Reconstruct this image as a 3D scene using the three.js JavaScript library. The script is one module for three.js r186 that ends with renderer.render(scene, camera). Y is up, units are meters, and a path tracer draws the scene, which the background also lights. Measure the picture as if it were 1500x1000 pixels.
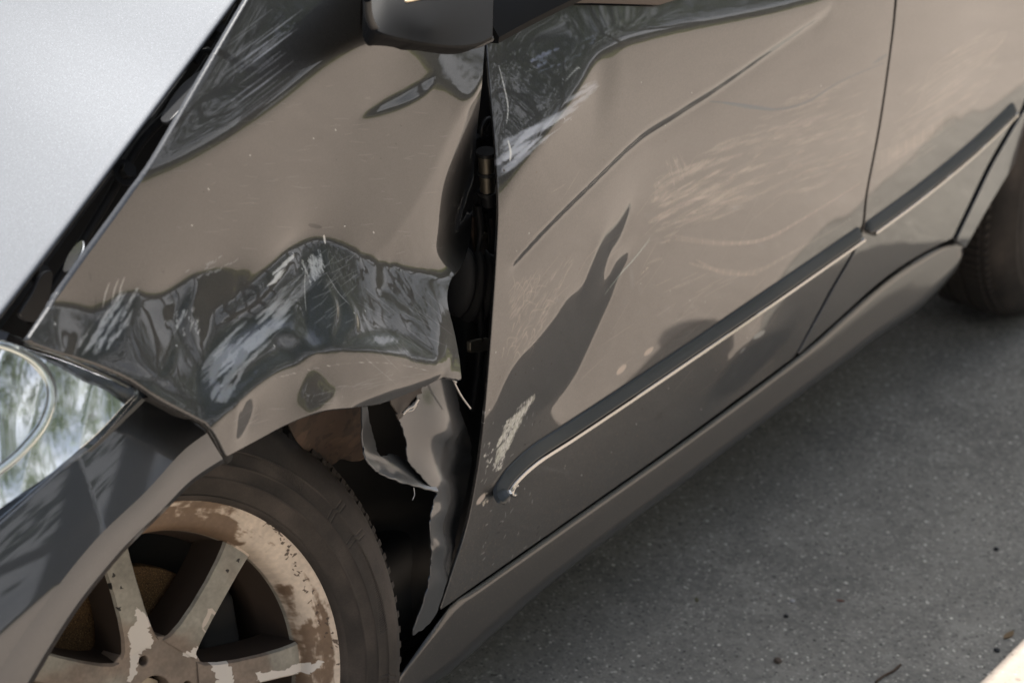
import * as THREE from 'three';
import { mergeGeometries, mergeVertices, toCreasedNormals } from 'three/addons/utils/BufferGeometryUtils.js';
import { RoundedBoxGeometry } from 'three/addons/geometries/RoundedBoxGeometry.js';

// ------------------------------------------------------------------ camera, sky, sun, exposure
// x runs to the rear of the car, y up, z out of the car's damaged side towards the camera
const V3 = (x, y, z) => new THREE.Vector3(x, y, z);
const scene = new THREE.Scene();
const renderer = new THREE.WebGLRenderer({ antialias: true });
renderer.toneMapping = THREE.LinearToneMapping;
renderer.toneMappingExposure = 2.3;
renderer.shadowMap.enabled = true;
const CAM = { pos: V3(-2.2685, 2.0373, 1.5435), yaw: 61.103, pitch: 24.288, roll: 6.165, f: 4491.5 };   // f in pixels of the 1500 px wide photograph
const camera = new THREE.PerspectiveCamera(2 * Math.atan(500 / CAM.f) * 180 / Math.PI, 1.5, 0.05, 500);
const CB = (() => {
  const a = CAM.yaw * Math.PI / 180, e = CAM.pitch * Math.PI / 180, o = CAM.roll * Math.PI / 180;
  const d = V3(Math.sin(a) * Math.cos(e), -Math.sin(e), -Math.cos(a) * Math.cos(e)), r = V3(Math.cos(a), 0, Math.sin(a)), u = r.clone().cross(d);
  return { d, r: r.clone().multiplyScalar(Math.cos(o)).addScaledVector(u, Math.sin(o)), u: u.clone().multiplyScalar(Math.cos(o)).addScaledVector(r, -Math.sin(o)) };
})();
camera.position.copy(CAM.pos);
camera.quaternion.setFromRotationMatrix(new THREE.Matrix4().makeBasis(CB.r, CB.u, CB.d.clone().negate()));
camera.focus = 3.38; camera.userData.fStop = 7;
scene.add(camera);

const SUN = V3(0.5, 0.9, -0.352).normalize();
const sun = new THREE.DirectionalLight(new THREE.Color().setRGB(1, 0.955, 0.89), 4.2);
sun.position.copy(SUN).multiplyScalar(30); sun.castShadow = true; sun.shadow.radius = 1; sun.shadow.mapSize.set(2048, 2048);
Object.assign(sun.shadow.camera, { left: -18, right: 18, top: 18, bottom: -18, near: 1, far: 80 });
scene.add(sun, sun.target);

// ------------------------------------------------------------------ noise
function rng(seed) { let s = seed >>> 0; return () => { s = (s + 0x6D2B79F5) >>> 0; let t = s; t = Math.imul(t ^ (t >>> 15), t | 1); t ^= t + Math.imul(t ^ (t >>> 7), t | 61); return ((t ^ (t >>> 14)) >>> 0) / 4294967296; }; }
const hash = (x, y, z = 0) => { let h = Math.imul(x, 374761393) ^ Math.imul(y, 668265263) ^ Math.imul(z, 2147483647 - 12345); h = Math.imul(h ^ (h >>> 13), 1274126177); return ((h ^ (h >>> 16)) >>> 0) / 4294967296; };
const fade = (t) => t * t * (3 - 2 * t), mix = (a, b, t) => a + (b - a) * t, clamp = (x, a = 0, b = 1) => Math.min(b, Math.max(a, x));
const sstep = (a, b, x) => fade(clamp((x - a) / (b - a)));
function noise(x, y, z = 0) {
  const xi = Math.floor(x), yi = Math.floor(y), u = fade(x - xi), v = fade(y - yi);
  return mix(mix(hash(xi, yi, z), hash(xi + 1, yi, z), u), mix(hash(xi, yi + 1, z), hash(xi + 1, yi + 1, z), u), v) * 2 - 1;
}
const fbm = (x, y, z = 0, n = 4) => { let s = 0, a = 0.5; for (let k = 0; k < n; k++) { s += a * noise(x, y, z + k * 17); x *= 2.03; y *= 2.03; a *= 0.5; } return s; };

// sky: hazy summer blue with thin bright cloud, the sun's glow around its own direction
{
  const W = 1024, H = 512, data = new Float32Array(W * H * 4);
  for (let j = 0; j < H; j++) for (let i = 0; i < W; i++) {
    const phi = ((i + 0.5) / W - 0.5) * 2 * Math.PI, el = ((j + 0.5) / H - 0.5) * Math.PI, ce = Math.cos(el);
    const d = V3(Math.cos(phi) * ce, Math.sin(el), Math.sin(phi) * ce), up = Math.max(d.y, 0);
    const k = 1 / (up + 0.25), cx = d.x * k, cz = d.z * k;
    const cloud = sstep(0.02, 0.5, fbm(cx * 1.6 + 3.1, cz * 1.6 + 7.7, 2, 6) + 0.12);
    const g = Math.pow(1 - up, 3), glow = Math.pow(Math.max(d.dot(SUN), 0), 9) * 1.15;
    let r = mix(0.19, 0.42, g), gg = mix(0.225, 0.43, g), b = mix(0.30, 0.45, g);
    r = mix(r, 0.66, cloud) + glow; gg = mix(gg, 0.66, cloud) + glow * 0.97; b = mix(b, 0.68, cloud) + glow * 0.9;
    const o = (j * W + i) * 4; data[o] = r; data[o + 1] = gg; data[o + 2] = b; data[o + 3] = 1;
  }
  const t = new THREE.DataTexture(data, W, H, THREE.RGBAFormat, THREE.FloatType);
  t.mapping = THREE.EquirectangularReflectionMapping; t.magFilter = THREE.LinearFilter; t.needsUpdate = true;
  scene.background = t; scene.environment = t;
}

// ------------------------------------------------------------------ helpers
const taken = {};
function put(o, parent, name) { o.name = name; o.castShadow = o.receiveShadow = true; parent.add(o); return o; }
const mesh = (name, geo, mat, parent) => put(new THREE.Mesh(geo, mat), parent, name);
function tag(o, label, category, group, kind) { if (label) o.userData.label = label; if (category) o.userData.category = category; if (group) o.userData.group = group; if (kind) o.userData.kind = kind; return o; }
function numbered(name) { const n = taken[name] = (taken[name] ?? -1) + 1; return n ? `${name}_${String(n).padStart(3, '0')}` : name; }
const lin = (r, g, b) => new THREE.Color().setRGB(r, g, b);
const std = (c, roughness, metalness = 0, more = {}) => new THREE.MeshStandardMaterial({ color: c, roughness, metalness, side: THREE.DoubleSide, ...more });
const phys = (c, roughness, metalness = 0, more = {}) => new THREE.MeshPhysicalMaterial({ color: c, roughness, metalness, side: THREE.DoubleSide, ...more });

// a photograph pixel gives a direction; the distance comes from the surface it lies on
const ray = (px, py) => CB.d.clone().multiplyScalar(CAM.f).addScaledVector(CB.r, px - 750).addScaledVector(CB.u, 500 - py).normalize();
const atZ = (px, py, z) => { const v = ray(px, py); return CAM.pos.clone().addScaledVector(v, (z - CAM.pos.z) / v.z); };
const atY = (px, py, y) => { const v = ray(px, py); return CAM.pos.clone().addScaledVector(v, (y - CAM.pos.y) / v.y); };
const atPlane = (px, py, o, n) => { const v = ray(px, py); return CAM.pos.clone().addScaledVector(v, o.clone().sub(CAM.pos).dot(n) / v.dot(n)); };
const slopePlane = (px, py, o, p, q) => atPlane(px, py, o, V3(-p, -q, 1).normalize());

// Catmull-Rom through points; a point given twice in a row is a corner
function smoothPoly(pts, closed = true, per = 6) {
  const P = [], corner = [];
  pts.forEach((p, i) => { const q = pts[i - 1]; if (q && q[0] === p[0] && q[1] === p[1]) corner[P.length - 1] = true; else P.push(p); });
  const n = P.length, out = [], at = (i) => closed ? P[(i + n) % n] : P[clamp(i, 0, n - 1)];
  for (let i = 0; i < (closed ? n : n - 1); i++) {
    const b = at(i), c = at(i + 1), a = corner[i] ? b : at(i - 1), d = corner[(i + 1) % n] ? c : at(i + 2);
    for (let k = 0; k < per; k++) {
      const t = k / per, t2 = t * t, t3 = t2 * t;
      out.push([0, 1].map((m) => 0.5 * (2 * b[m] + (c[m] - a[m]) * t + (2 * a[m] - 5 * b[m] + 4 * c[m] - d[m]) * t2 + (3 * b[m] - a[m] - 3 * c[m] + d[m]) * t3)));
    }
  }
  if (!closed) out.push(P[n - 1]);
  return out;
}
function makeSDF(poly) {                                            // positive inside
  const n = poly.length;
  return (x, y) => {
    let d = Infinity, inside = false;
    for (let i = 0, j = n - 1; i < n; j = i++) {
      const ax = poly[j][0], ay = poly[j][1], ex = poly[i][0] - ax, ey = poly[i][1] - ay, wx = x - ax, wy = y - ay;
      const t = clamp((wx * ex + wy * ey) / (ex * ex + ey * ey || 1)), bx = wx - ex * t, by = wy - ey * t, dd = bx * bx + by * by;
      if (dd < d) d = dd;
      if ((poly[i][1] > y) !== (ay > y) && x < (poly[j][0] - poly[i][0]) * (y - poly[i][1]) / (ay - poly[i][1]) + poly[i][0]) inside = !inside;
    }
    return (inside ? 1 : -1) * Math.sqrt(d);
  };
}
// sheet: the part of a grid inside an outline, put in space by fn, with a folded hem along its rim
function sheet(poly, step, fn, { uv = (u, v, p) => [p.x * 2 + p.z, p.y * 2 - p.z], hem = 0.012, lip = 0.0007, solid = false } = {}) {
  let x0 = Infinity, x1 = -Infinity, y0 = Infinity, y1 = -Infinity;
  for (const p of poly) { x0 = Math.min(x0, p[0]); x1 = Math.max(x1, p[0]); y0 = Math.min(y0, p[1]); y1 = Math.max(y1, p[1]); }
  x0 -= step * 0.37; y0 -= step * 0.37;
  const nx = Math.ceil((x1 - x0) / step) + 2, ny = Math.ceil((y1 - y0) / step) + 2, sdf = makeSDF(poly), S = new Float32Array(nx * ny);
  for (let j = 0; j < ny; j++) for (let i = 0; i < nx; i++) { let s = sdf(x0 + i * step, y0 + j * step); if (Math.abs(s) < step * 0.02) s = step * 0.02; S[j * nx + i] = s; }
  const pos = [], uvs = [], idx = [], flat = [], nodes = new Map();
  const add = (x, y) => { const p = fn(x, y); pos.push(p.x, p.y, p.z); uvs.push(...uv(x, y, p)); flat.push([x, y]); return flat.length - 1; };
  const node = (k) => { if (!nodes.has(k)) nodes.set(k, add(x0 + (k % nx) * step, y0 + Math.floor(k / nx) * step)); return nodes.get(k); };
  const cut = (a, b) => {
    const key = a < b ? a * 4e6 + b + 0.5 : b * 4e6 + a + 0.5;
    if (!nodes.has(key)) { const t = S[a] / (S[a] - S[b]), ax = a % nx, ay = Math.floor(a / nx), bx = b % nx, by = Math.floor(b / nx); nodes.set(key, add(x0 + mix(ax, bx, t) * step, y0 + mix(ay, by, t) * step)); }
    return nodes.get(key);
  };
  const tri = (a, b, c) => {
    const v = [a, b, c], out = [];
    for (let k = 0; k < 3; k++) { const p = v[k], q = v[(k + 1) % 3]; if (S[p] > 0) out.push(node(p)); if (S[p] > 0 !== S[q] > 0) out.push(cut(p, q)); }
    for (let k = 2; k < out.length; k++) idx.push(out[0], out[k - 1], out[k]);
  };
  for (let j = 0; j < ny - 1; j++) for (let i = 0; i < nx - 1; i++) { const k = j * nx + i; tri(k, k + 1, k + nx + 1); tri(k, k + nx + 1, k + nx); }
  const g = new THREE.BufferGeometry();
  g.setAttribute('position', new THREE.Float32BufferAttribute(pos, 3)); g.setAttribute('uv', new THREE.Float32BufferAttribute(uvs, 2)); g.setIndex(idx);
  g.computeVertexNormals();
  const N = g.attributes.normal; let facing = 0;
  for (let k = 0; k < N.count; k += 7) facing += N.getX(k) * CB.d.x + N.getY(k) * CB.d.y + N.getZ(k) * CB.d.z;
  if (facing > 0) { for (let k = 0; k < idx.length; k += 3) [idx[k], idx[k + 1]] = [idx[k + 1], idx[k]]; g.setIndex(idx); g.computeVertexNormals(); }
  if (!hem) return g;
  const once = new Map();
  for (let k = 0; k < idx.length; k += 3) for (let e = 0; e < 3; e++) { const a = idx[k + e], b = idx[k + (e + 1) % 3], o = b * 4e6 + a; if (once.has(o)) once.delete(o); else once.set(a * 4e6 + b, [a, b]); }
  const P = (k) => V3(pos[3 * k], pos[3 * k + 1], pos[3 * k + 2]), Nn = (k) => V3(g.attributes.normal.getX(k), g.attributes.normal.getY(k), g.attributes.normal.getZ(k)), outward = new Map();
  for (const [a, b] of once.values()) { const e = P(b).sub(P(a)).normalize(); for (const k of [a, b]) { const o = e.clone().cross(Nn(k)); outward.set(k, (outward.get(k) ?? V3(0, 0, 0)).add(o)); } }
  const hp = [], hu = [], hi = [], at = new Map();
  const rows = (k) => {
    if (at.has(k)) return at.get(k);
    const p = P(k), n = Nn(k), o = outward.get(k).normalize(), first = hp.length / 3;
    for (const q of [p, p.clone().addScaledVector(o, lip).addScaledVector(n, -lip * 0.6), p.clone().addScaledVector(o, lip * 1.2).addScaledVector(n, -lip * 2), p.clone().addScaledVector(o, lip * 0.5).addScaledVector(n, -hem)]) { hp.push(q.x, q.y, q.z); hu.push(uvs[2 * k], uvs[2 * k + 1]); }
    at.set(k, first); return first;
  };
  for (const [a, b] of once.values()) { const ra = rows(a), rb = rows(b); for (let m = 0; m < 3; m++) hi.push(rb + m, ra + m, ra + m + 1, rb + m, ra + m + 1, rb + m + 1); }
  const h = new THREE.BufferGeometry();
  h.setAttribute('position', new THREE.Float32BufferAttribute(hp, 3)); h.setAttribute('uv', new THREE.Float32BufferAttribute(hu, 2)); h.setIndex(hi); h.computeVertexNormals();
  const list = [g, h];
  if (solid) {                                                      // a back face, so that the piece is closed
    const b = g.clone(), bp = b.attributes.position;
    for (let k = 0; k < bp.count; k++) { const q = P(k).addScaledVector(Nn(k), -hem * 0.98); bp.setXYZ(k, q.x, q.y, q.z); }
    const bi = []; for (let k = 0; k < idx.length; k += 3) bi.push(idx[k + 1], idx[k], idx[k + 2]);
    b.setIndex(bi); b.computeVertexNormals(); list.push(b);
  }
  return mergeGeometries(list);
}
// a surface through control points given as pixel + depth z, thin-plate interpolated
function depthSpline(ctrl) {
  const n = ctrl.length, m = n + 3, A = Array.from({ length: m }, () => new Float64Array(m + 1)), s = 300;
  const U = (a, b, c, d) => { const r2 = ((a - c) ** 2 + (b - d) ** 2) / (s * s); return r2 < 1e-12 ? 0 : r2 * Math.log(r2); };
  for (let i = 0; i < n; i++) {
    for (let j = 0; j < n; j++) A[i][j] = U(ctrl[i][0], ctrl[i][1], ctrl[j][0], ctrl[j][1]);
    [1, ctrl[i][0] / s, ctrl[i][1] / s].forEach((v, k) => { A[i][n + k] = v; A[n + k][i] = v; });
    A[i][m] = ctrl[i][2];
  }
  for (let c = 0; c < m; c++) {
    let p = c; for (let r = c + 1; r < m; r++) if (Math.abs(A[r][c]) > Math.abs(A[p][c])) p = r;
    [A[c], A[p]] = [A[p], A[c]];
    for (let r = 0; r < m; r++) if (r !== c) { const f = A[r][c] / A[c][c]; if (f) for (let k = c; k <= m; k++) A[r][k] -= f * A[c][k]; }
  }
  const w = A.map((row, i) => row[m] / row[i]);
  return (x, y) => { let z = w[n] + w[n + 1] * x / s + w[n + 2] * y / s; for (let i = 0; i < n; i++) z += w[i] * U(x, y, ctrl[i][0], ctrl[i][1]); return z; };
}
const ragged = (poly, amount, seed) => smoothPoly(poly, true, 8).map(([x, y]) => [x + amount * noise(x * 0.31, y * 0.31, seed), y + amount * noise(x * 0.31, y * 0.31, seed + 9)]);
const patch = (poly, ctrl, step, opt = {}) => { const z = depthSpline(ctrl); return sheet(opt.ragged ? ragged(poly, opt.ragged, 90) : smoothPoly(poly), step, (x, y) => atZ(x, y, z(x, y)), opt); };
// strip: a profile [out, up] carried along a path with its own outward direction
function strip(path, outs, profile, capped = true, crease = 0.7) {
  const pos = [], idx = [], uvs = [], m = profile.length, n = path.length;
  for (let i = 0; i < n; i++) {
    const t = path[Math.min(i + 1, n - 1)].clone().sub(path[Math.max(i - 1, 0)]).normalize(), o = outs[i].clone().addScaledVector(t, -outs[i].dot(t)).normalize(), u = o.clone().cross(t).normalize(); if (u.y < 0) u.negate();
    const pr = typeof profile[0] === 'function' ? profile.map((f) => f(i / (n - 1))) : profile;
    for (let k = 0; k < m; k++) { const q = path[i].clone().addScaledVector(o, pr[k][0]).addScaledVector(u, pr[k][1]); pos.push(q.x, q.y, q.z); uvs.push(i * 0.02, k / m); }
  }
  for (let i = 0; i < n - 1; i++) for (let k = 0; k < m; k++) { const a = i * m + k, b = i * m + (k + 1) % m; idx.push(a, b, a + m, b, b + m, a + m); }
  if (capped) for (const s of [0, (n - 1) * m]) for (let k = 2; k < m; k++) idx.push(s, s + k - 1, s + k);
  const g = new THREE.BufferGeometry(); g.setAttribute('position', new THREE.Float32BufferAttribute(pos, 3)); g.setAttribute('uv', new THREE.Float32BufferAttribute(uvs, 2)); g.setIndex(idx); g.computeVertexNormals();
  return toCreasedNormals(g, crease);
}
const tube = (pts, r, seg = 40, rad = 8) => new THREE.TubeGeometry(new THREE.CatmullRomCurve3(pts), seg, r, rad);
const box = (x0, x1, y0, y1, z0, z1, r = 0.01) => { const g = new RoundedBoxGeometry(x1 - x0, y1 - y0, z1 - z0, 2, Math.min(r, (x1 - x0) / 2.1, (y1 - y0) / 2.1, (z1 - z0) / 2.1)); g.translate((x0 + x1) / 2, (y0 + y1) / 2, (z0 + z1) / 2); return g; };
function rodBetween(a, b, r, seg = 14) { const d = b.clone().sub(a), g = new THREE.CylinderGeometry(r, r, d.length(), seg); g.applyQuaternion(new THREE.Quaternion().setFromUnitVectors(V3(0, 1, 0), d.clone().normalize())); const m = a.clone().add(b).multiplyScalar(0.5); g.translate(m.x, m.y, m.z); return g; }
function canvas(w, h, fill) { const c = document.createElement('canvas'); c.width = w; c.height = h; const x = c.getContext('2d'); if (fill) { x.fillStyle = fill; x.fillRect(0, 0, w, h); } return [c, x]; }
function tex(c, srgb, repeat) { const t = new THREE.CanvasTexture(c); if (srgb) t.colorSpace = THREE.SRGBColorSpace; t.wrapS = t.wrapT = THREE.RepeatWrapping; t.magFilter = THREE.LinearFilter; if (repeat) t.repeat.set(repeat, repeat); return t; }

// ------------------------------------------------------------------ sheet-metal fields z(x, y): slopes are set region by region and integrated
class Field {
  constructor(x0, x1, y0, y1, h, base) {
    Object.assign(this, { x0, y0, h, nx: Math.round((x1 - x0) / h) + 1, ny: Math.round((y1 - y0) / h) + 1, base });
    this.z = new Float32Array(this.nx * this.ny); this.b = new Float32Array(this.nx * this.ny);
    for (let j = 0; j < this.ny; j++) for (let i = 0; i < this.nx; i++) this.z[j * this.nx + i] = this.b[j * this.nx + i] = base(x0 + i * h, y0 + j * h);
  }
  at(x, y) {
    const u = clamp((x - this.x0) / this.h, 0, this.nx - 1.001), v = clamp((y - this.y0) / this.h, 0, this.ny - 1.001), i = Math.floor(u), j = Math.floor(v), k = j * this.nx + i, z = this.z;
    return mix(mix(z[k], z[k + 1], u - i), mix(z[k + this.nx], z[k + this.nx + 1], u - i), v - j);
  }
  hit(px, py) {                                                     // where the line of sight through a pixel first meets the sheet
    const v = ray(px, py), o = CAM.pos; let t = (0.3 - o.z) / v.z, last = t;
    for (let k = 0; k < 260; k++) {
      const z = o.z + v.z * t;
      if (z < this.at(o.x + v.x * t, o.y + v.y * t)) { let a = last, b = t; for (let m = 0; m < 22; m++) { const c = (a + b) / 2; if (o.z + v.z * c < this.at(o.x + v.x * c, o.y + v.y * c)) b = c; else a = c; } t = b; break; }
      last = t; t += 0.006 / -v.z * 1;
    }
    return o.clone().addScaledVector(v, t);
  }
  poly(pts, closed = true) { return smoothPoly(pts, closed).map(([a, b]) => { const p = this.hit(a, b); return [p.x, p.y]; }); }
  solve(regions, { passes = 3, iterations = 500, hold = 0.45, loose = 0.25, extra } = {}) {
    const { nx, ny, h, x0, y0, z, b } = this, n = nx * ny;
    for (let pass = 0; pass < passes; pass++) {
      const P = new Float32Array(n), Q = new Float32Array(n), Wt = new Float32Array(n).fill(loose);
      for (let j = 0; j < ny; j++) for (let i = 0; i < nx; i++) { const k = j * nx + i; P[k] = i < nx - 1 ? (b[k + 1] - b[k]) / h : 0; Q[k] = j < ny - 1 ? (b[k + nx] - b[k]) / h : 0; }
      for (const r of regions) {
        const pl = r.line ? null : this.poly(r.px), sdf = r.line ? null : makeSDF(pl), ln = r.line ? this.poly(r.line, false) : null;
        let bx0 = Infinity, bx1 = -Infinity, by0 = Infinity, by1 = -Infinity; for (const [x, y] of pl ?? ln) { bx0 = Math.min(bx0, x); bx1 = Math.max(bx1, x); by0 = Math.min(by0, y); by1 = Math.max(by1, y); }
        const f = r.soft ?? 0.012, pad = f + (r.width ?? 0) + h;
        for (let j = Math.max(0, Math.floor((by0 - pad - y0) / h)); j < Math.min(ny, (by1 + pad - y0) / h); j++) for (let i = Math.max(0, Math.floor((bx0 - pad - x0) / h)); i < Math.min(nx, (bx1 + pad - x0) / h); i++) {
          const x = x0 + i * h, y = y0 + j * h, k = j * nx + i; let s, along = 0;
          if (ln) { let d = Infinity; for (let m = 1; m < ln.length; m++) { const ex = ln[m][0] - ln[m - 1][0], ey = ln[m][1] - ln[m - 1][1], t = clamp(((x - ln[m - 1][0]) * ex + (y - ln[m - 1][1]) * ey) / (ex * ex + ey * ey)), dd = Math.hypot(x - ln[m - 1][0] - ex * t, y - ln[m - 1][1] - ey * t); if (dd < d) { d = dd; along = (m - 1 + t) / (ln.length - 1); } } s = r.width * (r.taper ? Math.pow(Math.sin(Math.PI * clamp(along * 0.96 + 0.04)), 0.5) : 1) - d; } else s = sdf(x, y);
          const w = sstep(-f, f, s) * (r.amount ?? 1); if (!w) continue;
          const p = typeof r.p === 'function' ? r.p(x, y, s) : r.p, q = typeof r.q === 'function' ? r.q(x, y, s) : r.q;
          if (p !== undefined) P[k] = mix(P[k], r.add ? P[k] + p : p, w); if (q !== undefined) Q[k] = mix(Q[k], r.add ? Q[k] + q : q, w); Wt[k] = mix(Wt[k], r.w ?? 1, w);
        }
      }
      if (extra) extra(P, Q, this);
      const om = 1.95, lam = h * h / (hold * hold);
      for (let it = 0; it < iterations; it++) for (let j = 0; j < ny; j++) for (let i = 0; i < nx; i++) {
        const k = j * nx + i, wk = Wt[k]; let s = lam * b[k], c = lam;
        if (i > 0) { const w = Wt[k - 1]; s += w * (z[k - 1] + h * P[k - 1]); c += w; } if (i < nx - 1) { s += wk * (z[k + 1] - h * P[k]); c += wk; }
        if (j > 0) { const w = Wt[k - nx]; s += w * (z[k - nx] + h * Q[k - nx]); c += w; } if (j < ny - 1) { s += wk * (z[k + nx] - h * Q[k]); c += wk; }
        z[k] += om * (s / c - z[k]);
      }
    }
    return this;
  }
  panel(px, opt = {}) {                                             // cut a panel out of the field
    const poly = this.poly(px), W = (this.nx - 1) * this.h, H = (this.ny - 1) * this.h;
    return sheet(poly, this.h, (x, y) => V3(x, y, this.at(x, y)), { uv: (x, y) => [(x - this.x0) / W, (y - this.y0) / H], ...opt });
  }
}

// ------------------------------------------------------------------ ground
function speckle(seed, size, base, spread, stones, grit = 2.5, extra) {         // colour and relief of a mineral surface
  const [c, x] = canvas(size, size), [bc, bx] = canvas(size, size), im = x.createImageData(size, size), bm = bx.createImageData(size, size), R = rng(seed);
  const per = (fx, fy, n, z) => fbm(fx * n, fy * n, z, 3) * (1 - fx) + fbm((fx - 1) * n, fy * n, z, 3) * fx;
  for (let j = 0; j < size; j++) for (let i = 0; i < size; i++) {
    const u = i / size, v = j / size, cl = per(u, v, 9, seed), fine = R() - 0.5, f2 = per(u, v, 90, seed + 5), o = (j * size + i) * 4, k = 1 + spread * (cl * 0.5 + fine * 0.6 + f2 * 0.6), t = extra ? extra(u, v, cl) : [1, 1, 1];
    for (let m = 0; m < 3; m++) im.data[o + m] = clamp(base[m] * k * t[m], 0, 255);
    bm.data[o] = bm.data[o + 1] = bm.data[o + 2] = clamp(128 + f2 * 110 + fine * 60, 0, 255); im.data[o + 3] = bm.data[o + 3] = 255;
  }
  x.putImageData(im, 0, 0); bx.putImageData(bm, 0, 0);
  for (let k = 0; k < stones; k++) {
    const r = (0.8 + R() * R() * grit) * size / 1024, a = R() * size, b = R() * size, l = R(), w = l > 0.52 ? 1.08 + 0.85 * R() : 0.45 + 0.3 * R();
    x.fillStyle = `rgba(${base.map((q) => Math.round(clamp(q * w, 0, 255))).join(',')},${0.35 + 0.5 * R()})`; x.beginPath(); x.ellipse(a, b, r, r * (0.6 + 0.5 * R()), R() * 3, 0, 7); x.fill();
    bx.fillStyle = `rgba(${l > 0.4 ? '220,220,220' : '40,40,40'},0.5)`; bx.beginPath(); bx.ellipse(a, b, r, r, 0, 0, 7); bx.fill();
  }
  return [c, bc];
}
function flat(x0, x1, z0, z1, y, tile, n = 1) { const g = new THREE.PlaneGeometry(x1 - x0, z1 - z0, n, n); g.rotateX(-Math.PI / 2); g.translate((x0 + x1) / 2, y, (z0 + z1) / 2); const p = g.attributes.position, u = g.attributes.uv; for (let k = 0; k < p.count; k++) u.setXY(k, p.getX(k) / tile, p.getZ(k) / tile); return g; }
{
  const [ac, ab] = speckle(11, 1024, [134, 129, 120], 0.30, 12000, 4.2), asphalt = std(lin(1, 1, 1), 0.9, 0, { map: tex(ac, true), bumpMap: tex(ab), bumpScale: 0.0022 });
  const [pc, pb] = speckle(23, 1024, [170, 157, 145], 0.10, 5000), concrete = std(lin(1, 1, 1), 0.92, 0, { map: tex(pc, true), bumpMap: tex(pb), bumpScale: 0.0012 });
  const [gc, gb] = speckle(37, 512, [112, 116, 52], 0.5, 4000), turf = std(lin(1, 1, 1), 1, 0, { map: tex(gc, true), bumpMap: tex(gb), bumpScale: 0.03 });
  tag(mesh('ground', flat(-220, 220, -220, 220, -0.012, 3), turf, scene), 'grassy ground reaching to the horizon beyond the road', 'ground', null, 'structure');
  tag(mesh('road', flat(-60, 60, -14, 0.42, 0, 0.62), asphalt, scene), 'grey speckled asphalt road in the shade under the car', 'road', null, 'structure');
  tag(mesh('pavement', flat(-60, 60, 0.406, 6.4, 0.004, 1.3), concrete, scene), 'pale sunlit concrete pavement strip beside the asphalt', 'pavement', null, 'structure');
}

// ------------------------------------------------------------------ car
const car = new THREE.Group(); car.name = 'damaged_car'; scene.add(car);
tag(car, 'dark grey car with a crushed front fender, scraped doors and a corroded alloy wheel', 'car');
const part = (name, geo, mat, parent = car) => mesh(name, geo, mat, parent);

const M = {};
M.black = std(lin(0.012, 0.012, 0.012), 0.75);
M.plastic = std(lin(0.02, 0.02, 0.021), 0.45);
M.mirrorCap = phys(lin(0.008, 0.008, 0.0085), 0.6, 0, { specularIntensity: 0.2 });
M.rubber = std(lin(0.016, 0.016, 0.017), 0.6);
M.chrome = std(lin(0.5, 0.49, 0.475), 0.2, 1);
M.steel = std(lin(0.34, 0.30, 0.24), 0.45, 1);
M.glass = phys(lin(0.5, 0.55, 0.53), 0.02, 0, { transmission: 1, thickness: 0, ior: 1.5 });
M.lens = phys(lin(0.97, 0.98, 0.98), 0.015, 0, { transmission: 1, thickness: 0, ior: 1.58 });
{
  const [c, x] = canvas(512, 512), im = x.createImageData(512, 512), R = rng(5);
  for (let k = 0; k < 512 * 512; k++) { const s = R(), v = 80 + (R() - 0.5) * 16 + (s > 0.985 ? 45 : 0); im.data[4 * k] = v * 0.97; im.data[4 * k + 1] = v * 1.0; im.data[4 * k + 2] = v * 1.05; im.data[4 * k + 3] = 255; }
  x.putImageData(im, 0, 0);
  M.flake = tex(c, true, 9);
  M.paint = phys(lin(1, 1, 1), 0.42, 1, { map: M.flake, clearcoat: 1, clearcoatRoughness: 0.03 });
  M.hood = phys(lin(1, 1, 1), 0.46, 1, { map: tex(c, true, 1), clearcoat: 1, clearcoatRoughness: 0.06 });
  M.barePaint = M.paint.clone();
}

{ // the same paint under road dust and dried splashes
  const [c, x] = canvas(1024, 1024, 'rgb(80,80,81)'), [rc, rx] = canvas(1024, 1024, 'rgb(0,107,255)'), R = rng(15);
  for (let k = 0; k < 26000; k++) { const a = 1024 * R(), b = 1024 * R(), r = 0.5 + 1.3 * R() * R(), al = 0.4 * R(); for (const [g, st] of [[x, `rgba(150,128,106,${al})`], [rx, `rgba(0,190,0,${al})`]]) { g.fillStyle = st; g.beginPath(); g.ellipse(a, b, r, r, 0, 0, 7); g.fill(); } }
  M.dusty = phys(lin(1, 1, 1), 1, 1, { map: tex(c, true), roughnessMap: tex(rc), metalnessMap: tex(rc), clearcoat: 0.8, clearcoatRoughness: 0.08 });
}
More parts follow.
